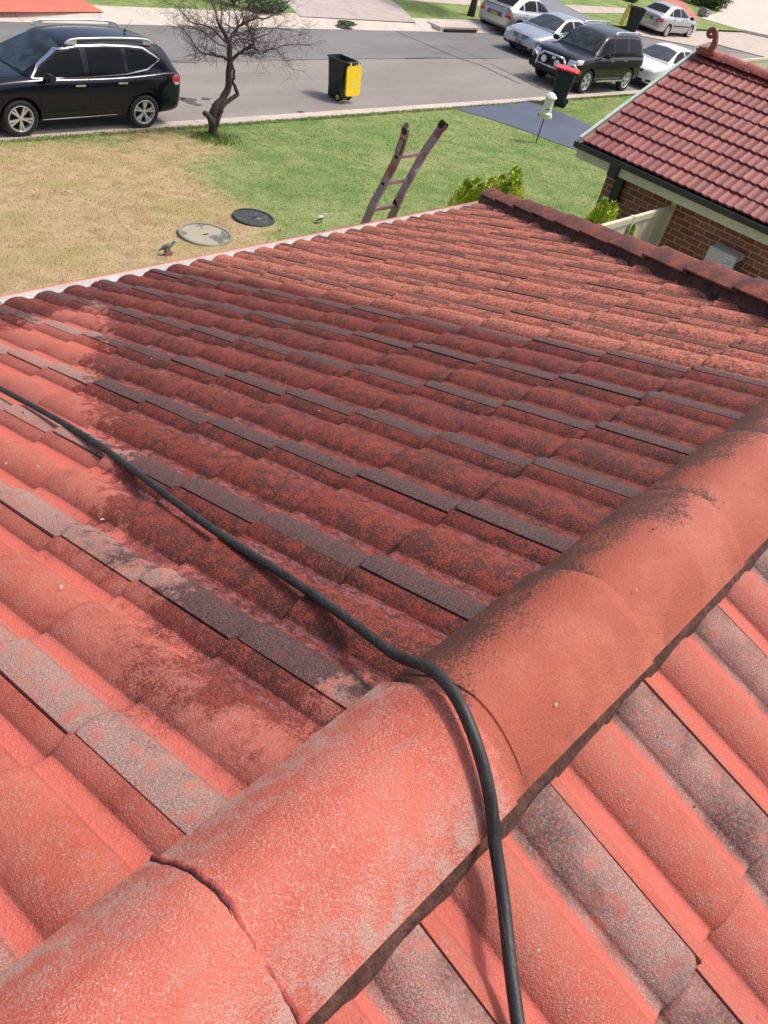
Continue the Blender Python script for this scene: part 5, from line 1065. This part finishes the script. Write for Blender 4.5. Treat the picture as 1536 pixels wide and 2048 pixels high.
# ---------------------------------------------------------------- cream steel fence between the houses
fe = thing('side_fence', 'cream ribbed steel fence running from the brick wall behind the red roof hip', 'fence', (9.5, 4.35, -4.25))
FX0, FX1 = 7.0, 12.46
bm = bmesh.new(); n = int((FX1 - FX0) / .0475)
prv = None
for i in range(n + 1):
    x = FX0 + (FX1 - FX0) * i / n; yy = [0, 0, 0, 0, 0, .012, .012, .012][i % 8]
    q_ = [bm.verts.new((x - 9.5, yy - .011, z)) for z in (0, 1.72)]
    if prv: bm.faces.new((prv[0], q_[0], q_[1], prv[1]))
    prv = q_
FCM = mat('cream_steel', (.74, .67, .49), .45, var=.05)
bm_obj('panel', bm, FCM, fe)
bm = bmesh.new(); box(bm, (FX0 - 9.5, -.028, 1.70), (FX1 - 9.5, .028, 1.79), .006); bm_obj('top_rail', bm, FCM, fe)
for x in (FX0, 9.35, 11.15, 12.42):
    bm = bmesh.new(); box(bm, (x - 9.53, -.034, -.2), (x - 9.47, .034, 1.80 + (.09 if x > 12.3 else 0)), .004); bm_obj('post', bm, FCM, fe)
# far cream fence beyond the neighbour's ridge
p0 = at_z(1462, 150, -4.2); p1 = at_z(1640, 150, -4.2)
f0 = at_z(1462, 121, -3.0); f1 = at_z(1536, 115, -3.0)
f2_ = f0 + (f1 - f0) * 4
ff = thing('boundary_fence', 'cream fence seen beyond the ridge of the brick house', 'fence', (float(f0[0]), float(f0[1]), -4.8))
dv = Vector(f2_ - f0); dv.z = 0; L_ = dv.length; ang = math.atan2(dv.y, dv.x); ff.rotation_euler = (0, 0, ang)
bm = bmesh.new(); nn = int(L_ / .09); prv = None
for i in range(nn + 1):
    x = L_ * i / nn; q_ = [bm.verts.new((x, .02 * (i % 2), z)) for z in (0, 1.74)]
    if prv: bm.faces.new((prv[0], q_[0], q_[1], prv[1]))
    prv = q_
bm_obj('panel', bm, FCM, ff)
bm = bmesh.new(); box(bm, (0, -.02, 1.72), (L_, .045, 1.80)); bm_obj('top_rail', bm, FCM, ff)
for k in range(int(L_ / 2.4) + 1):
    bm = bmesh.new(); box(bm, (k * 2.4 - .03, -.03, 0), (k * 2.4 + .03, .05, 1.79)); bm_obj('post', bm, FCM, ff)
# ---------------------------------------------------------------- air conditioner on the wall
AX = 12.14; c0 = at_x(1421, 489, AX); c1 = at_x(1474, 518, AX); zt = float((c0[2] + c1[2]) / 2); y1_, y0_ = float(c0[1]), float(c1[1])
ac = thing('air_conditioner', 'pale beige air conditioner unit fixed to the brick wall above the roof hip', 'air conditioner', (AX, y0_, zt - .62))
ACM = mat('beige_steel', (.66, .61, .56), .45, var=.06); W_ = y1_ - y0_
bm = bmesh.new(); box(bm, (0, 0, 0), (WX - AX - .03, W_, .62), .012); bm_obj('casing', bm, ACM, ac, 30)
bm = bmesh.new()
for k in range(9): box(bm, (.03, -.004, .10 + k * .05), (WX - AX - .06, -.001, .135 + k * .05))
bm_obj('side_louvre', bm, mat('dark_louvre', (.05, .045, .04), .6), ac)
bm = bmesh.new(); lathe(bm, [(.16, 0), (.175, 0), (.175, .006), (.16, .006)], 28, Matrix.Translation((-.001, W_ * .55, .20)) @ Matrix.Rotation(-math.pi / 2, 4, 'Y')); lathe(bm, [(0, .001), (.158, .001)], 28, Matrix.Translation((-.001, W_ * .55, .20)) @ Matrix.Rotation(-math.pi / 2, 4, 'Y')); bm_obj('fan_grille', bm, mat('dark_grille', (.07, .065, .06), .6), ac, 30)
bm = bmesh.new(); box(bm, (-.003, .03, .47), (-.001, .145, .57)); st_ = bm_obj('label_sticker', bm, mat('white_label', (.75, .77, .80), .5), ac)
bm = bmesh.new()
for k in range(4): box(bm, (-.0045, .04 + .008 * (k % 2), .485 + k * .02), (-.0032, .135 - .012 * (k % 3), .492 + k * .02))
bm_obj('label_print', bm, mat('blue_print', (.10, .16, .35), .5), st_)
# ---------------------------------------------------------------- golden conifers
CONM = []
for nm_, cc in (('golden_foliage', (.66, .72, .07)), ('green_foliage', (.40, .52, .06)), ('deep_foliage', (.18, .28, .03))): CONM.append(mat(nm_, cc, .7, var=.25, sc=20))
def conifer(name, base, hgt, rad, label, seed, group='golden conifers beside the houses'):
    r_ = random.Random(seed); o = thing(name, label, 'conifer', base, group=group)
    bm = bmesh.new(); tube(bm, [(0, 0, -.1), (0, 0, hgt * .75)], [.025, .008], 6); bm_obj('trunk', bm, BARK, o)
    bm = bmesh.new()
    spires = [(r_.uniform(-.45, .45) * rad, r_.uniform(-.45, .45) * rad, hgt * r_.uniform(.82, 1.0), rad * r_.uniform(.45, .62)) for _ in range(6)] + [(0, 0, hgt, rad * .6)]
    for sx, sy, sh, sr in spires:
        for k in range(1500):
            z = r_.random() ** .8; rr = sr * (1 - z ** 5.0) * (.6 + .4 * r_.random()); a = r_.uniform(0, math.tau)
            p = Vector((sx * (1 - .2 * z) + rr * math.cos(a), sy * (1 - .2 * z) + rr * math.sin(a), z * sh)); out = Vector((math.cos(a) * .9 + r_.gauss(0, .4), math.sin(a) * .9 + r_.gauss(0, .4), 1)).normalized()
            s_ = Vector((-math.sin(a), math.cos(a), r_.gauss(0, .6))).normalized(); L = r_.uniform(.03, .06); wd = r_.uniform(.008, .015)
            f = bm.faces.new((bm.verts.new(p - s_ * wd), bm.verts.new(p + s_ * wd), bm.verts.new(p + out * L + s_ * wd * .5), bm.verts.new(p + out * L * 1.1 - s_ * wd * .4)))
            f.material_index = 0 if rr > sr * .55 * (1 - z ** 3) + .02 and r_.random() < .7 else (1 if r_.random() < .7 else 2)
    me = bpy.data.meshes.new('foliage'); bm.to_mesh(me); bm.free(); link('foliage', me, CONM, o)
def con_at(u, v, x, top_u_v, rad, label, seed):
    tp_ = at_x(*top_u_v, x); y = float(tp_[1]); gz = lawn_z(y); conifer('golden_conifer', (x, y, gz), float(tp_[2]) - gz, rad, label, seed)
con_at(0, 0, 10.9, (956, 358), .48, 'golden conifer leftmost of the clump behind the roof corner, lowest of it', 21)
con_at(0, 0, 10.8, (1006, 352), .52, 'golden conifer in the middle of the clump behind the roof corner', 22)
con_at(0, 0, 10.9, (1038, 340), .46, 'golden conifer rightmost and tallest of the clump behind the roof corner', 23)
con_at(0, 0, 11.3, (1228, 406), .50, 'golden conifer in front of the brick wall corner beside the cream fence', 24)
con_at(0, 0, 11.2, (1266, 450), .24, 'small golden conifer tip against the cream fence', 25)
# ---------------------------------------------------------------- hedge, shrubs and small things across the street
LEAF = [mat('leaf_mid', (.065, .12, .03), .7, var=.3), mat('leaf_dark', (.03, .06, .018), .7, var=.3), mat('leaf_light', (.13, .20, .05), .7, var=.3)]
def leafmass(name, base, dims, n, label, cat, seed, leaf=.09, trunk=True):
    r_ = random.Random(seed); o = thing(name, label, cat, base); dx, dy, dz = dims
    if trunk: bm = bmesh.new(); tube(bm, [(0, 0, -.1), (.03, .02, dz * .7)], [.05, .02], 6); bm_obj('stem', bm, BARK, o)
    bm = bmesh.new()
    for k in range(n):
        v = Vector((r_.gauss(0, 1), r_.gauss(0, 1), r_.gauss(0, 1))).normalized() * r_.uniform(.7, 1.0) * (1 + .18 * math.sin(k * .01)); lump = 1 + .12 * math.sin(v.x * 7 + seed) * math.sin(v.y * 6) * math.sin(v.z * 8)
        p = Vector((v.x * dx * lump, v.y * dy * lump, max(0.02, dz * .5 + v.z * dz * .5 * lump)))
        a = Vector((r_.gauss(0, 1), r_.gauss(0, 1), r_.gauss(0, 1))).normalized(); b = a.orthogonal().normalized(); l = leaf * r_.uniform(.5, 1.2)
        f = bm.faces.new([bm.verts.new(p + a * l), bm.verts.new(p + b * l * .5), bm.verts.new(p - a * l), bm.verts.new(p - b * l * .5)]); f.material_index = r_.choice((0, 0, 1, 1, 2))
    me = bpy.data.meshes.new('foliage'); bm.to_mesh(me); bm.free(); link('foliage', me, LEAF, o); return o
p = at_z(1425, 22, FZ); leafmass('clipped_hedge', (float(p[0]) + 1.0, float(p[1]) + 1.2, FZ), (1.6, 1.6, 1.7), 6000, 'dark green clipped shrub by the red drive at the far street corner', 'hedge', 31, .10)
p = at_z(488, 22, FZ); leafmass('verge_shrub', (float(p[0]), float(p[1]) + .5, FZ), (.35, .35, 1.6), 1500, 'dark narrow shrub behind the top of the bare tree', 'shrub', 32, .06)
p = at_z(545, 30, FZ); leafmass('low_plant', (float(p[0]), float(p[1]) + .3, FZ), (.75, .4, .45), 1500, 'low green plant on the far verge behind the bare tree', 'plant', 33, .07)
p = at_z(692, 50, ROAD + .1); leafmass('kerb_weed', (float(p[0]), float(p[1]), ROAD + .1), (.34, .20, .10), 500, 'green weed growing from the far kerb', 'weed', 34, .07, False)
p = at_z(1272, 8, FZ); leafmass('small_shrub', (float(p[0]), float(p[1]) + .5, FZ), (.6, .5, .55), 1200, 'small green shrub on the bright far lawn left of the far silver sedan', 'shrub', 35, .08)
p = at_z(1405, 34, FZ); o = thing('stone_block', 'pale weathered stone block beside the dark clipped shrub', 'stone', (float(p[0]), float(p[1]), FZ))
bm = bmesh.new(); box(bm, (-.35, -.3, 0), (.35, .3, .5), .08)
for v in bm.verts: v.co += Vector((random.gauss(0, .02), random.gauss(0, .02), random.gauss(0, .02)))
bm_obj('block', bm, concrete('weathered_stone', (.30, .31, .27), dirt=.5), o, 50)
p = at_z(948, 36, FZ); o = thing('verge_tree', 'dark leafy tree whose trunk stands left of the rear of the silver car', 'tree', (float(p[0]), float(p[1]) + .2, FZ))
bm = bmesh.new(); tube(bm, [(0, 0, -.1), (.03, 0, .6), (.10, .05, 1.6), (.05, .0, 3.2)], [.17, .13, .12, .10], 10); bm_obj('trunk', bm, BARK, o, True)
bm = bmesh.new(); r_ = random.Random(4)
for k in range(2500):
    v = Vector((r_.gauss(0, 1), r_.gauss(0, 1), r_.gauss(0, 1))).normalized() * r_.uniform(.6, 1.0); p = Vector((v.x * 1.6, v.y * 1.6, 4.4 + v.z * 1.4)); a = Vector((r_.gauss(0, 1), r_.gauss(0, 1), r_.gauss(0, 1))).normalized(); b = a.orthogonal().normalized(); l = .11
    bm.faces.new([bm.verts.new(p + a * l), bm.verts.new(p + b * l * .5), bm.verts.new(p - a * l), bm.verts.new(p - b * l * .5)]).material_index = r_.choice((0, 1, 2))
me = bpy.data.meshes.new('crown'); bm.to_mesh(me); bm.free(); link('crown', me, LEAF, o)
p = at_z(1262, 12, FZ); o = thing('marker_post', 'thin dark post on the bright far lawn', 'post', (float(p[0]), float(p[1]), FZ)); bm = bmesh.new(); tube(bm, [(0, 0, 0), (0, 0, .9)], .03, 8); bm_obj('shaft', bm, BLKP, o); bm = bmesh.new(); lathe(bm, [(.04, .88), (.045, .95), (0, .98)], 8); bm_obj('cap', bm, BLKP, o)
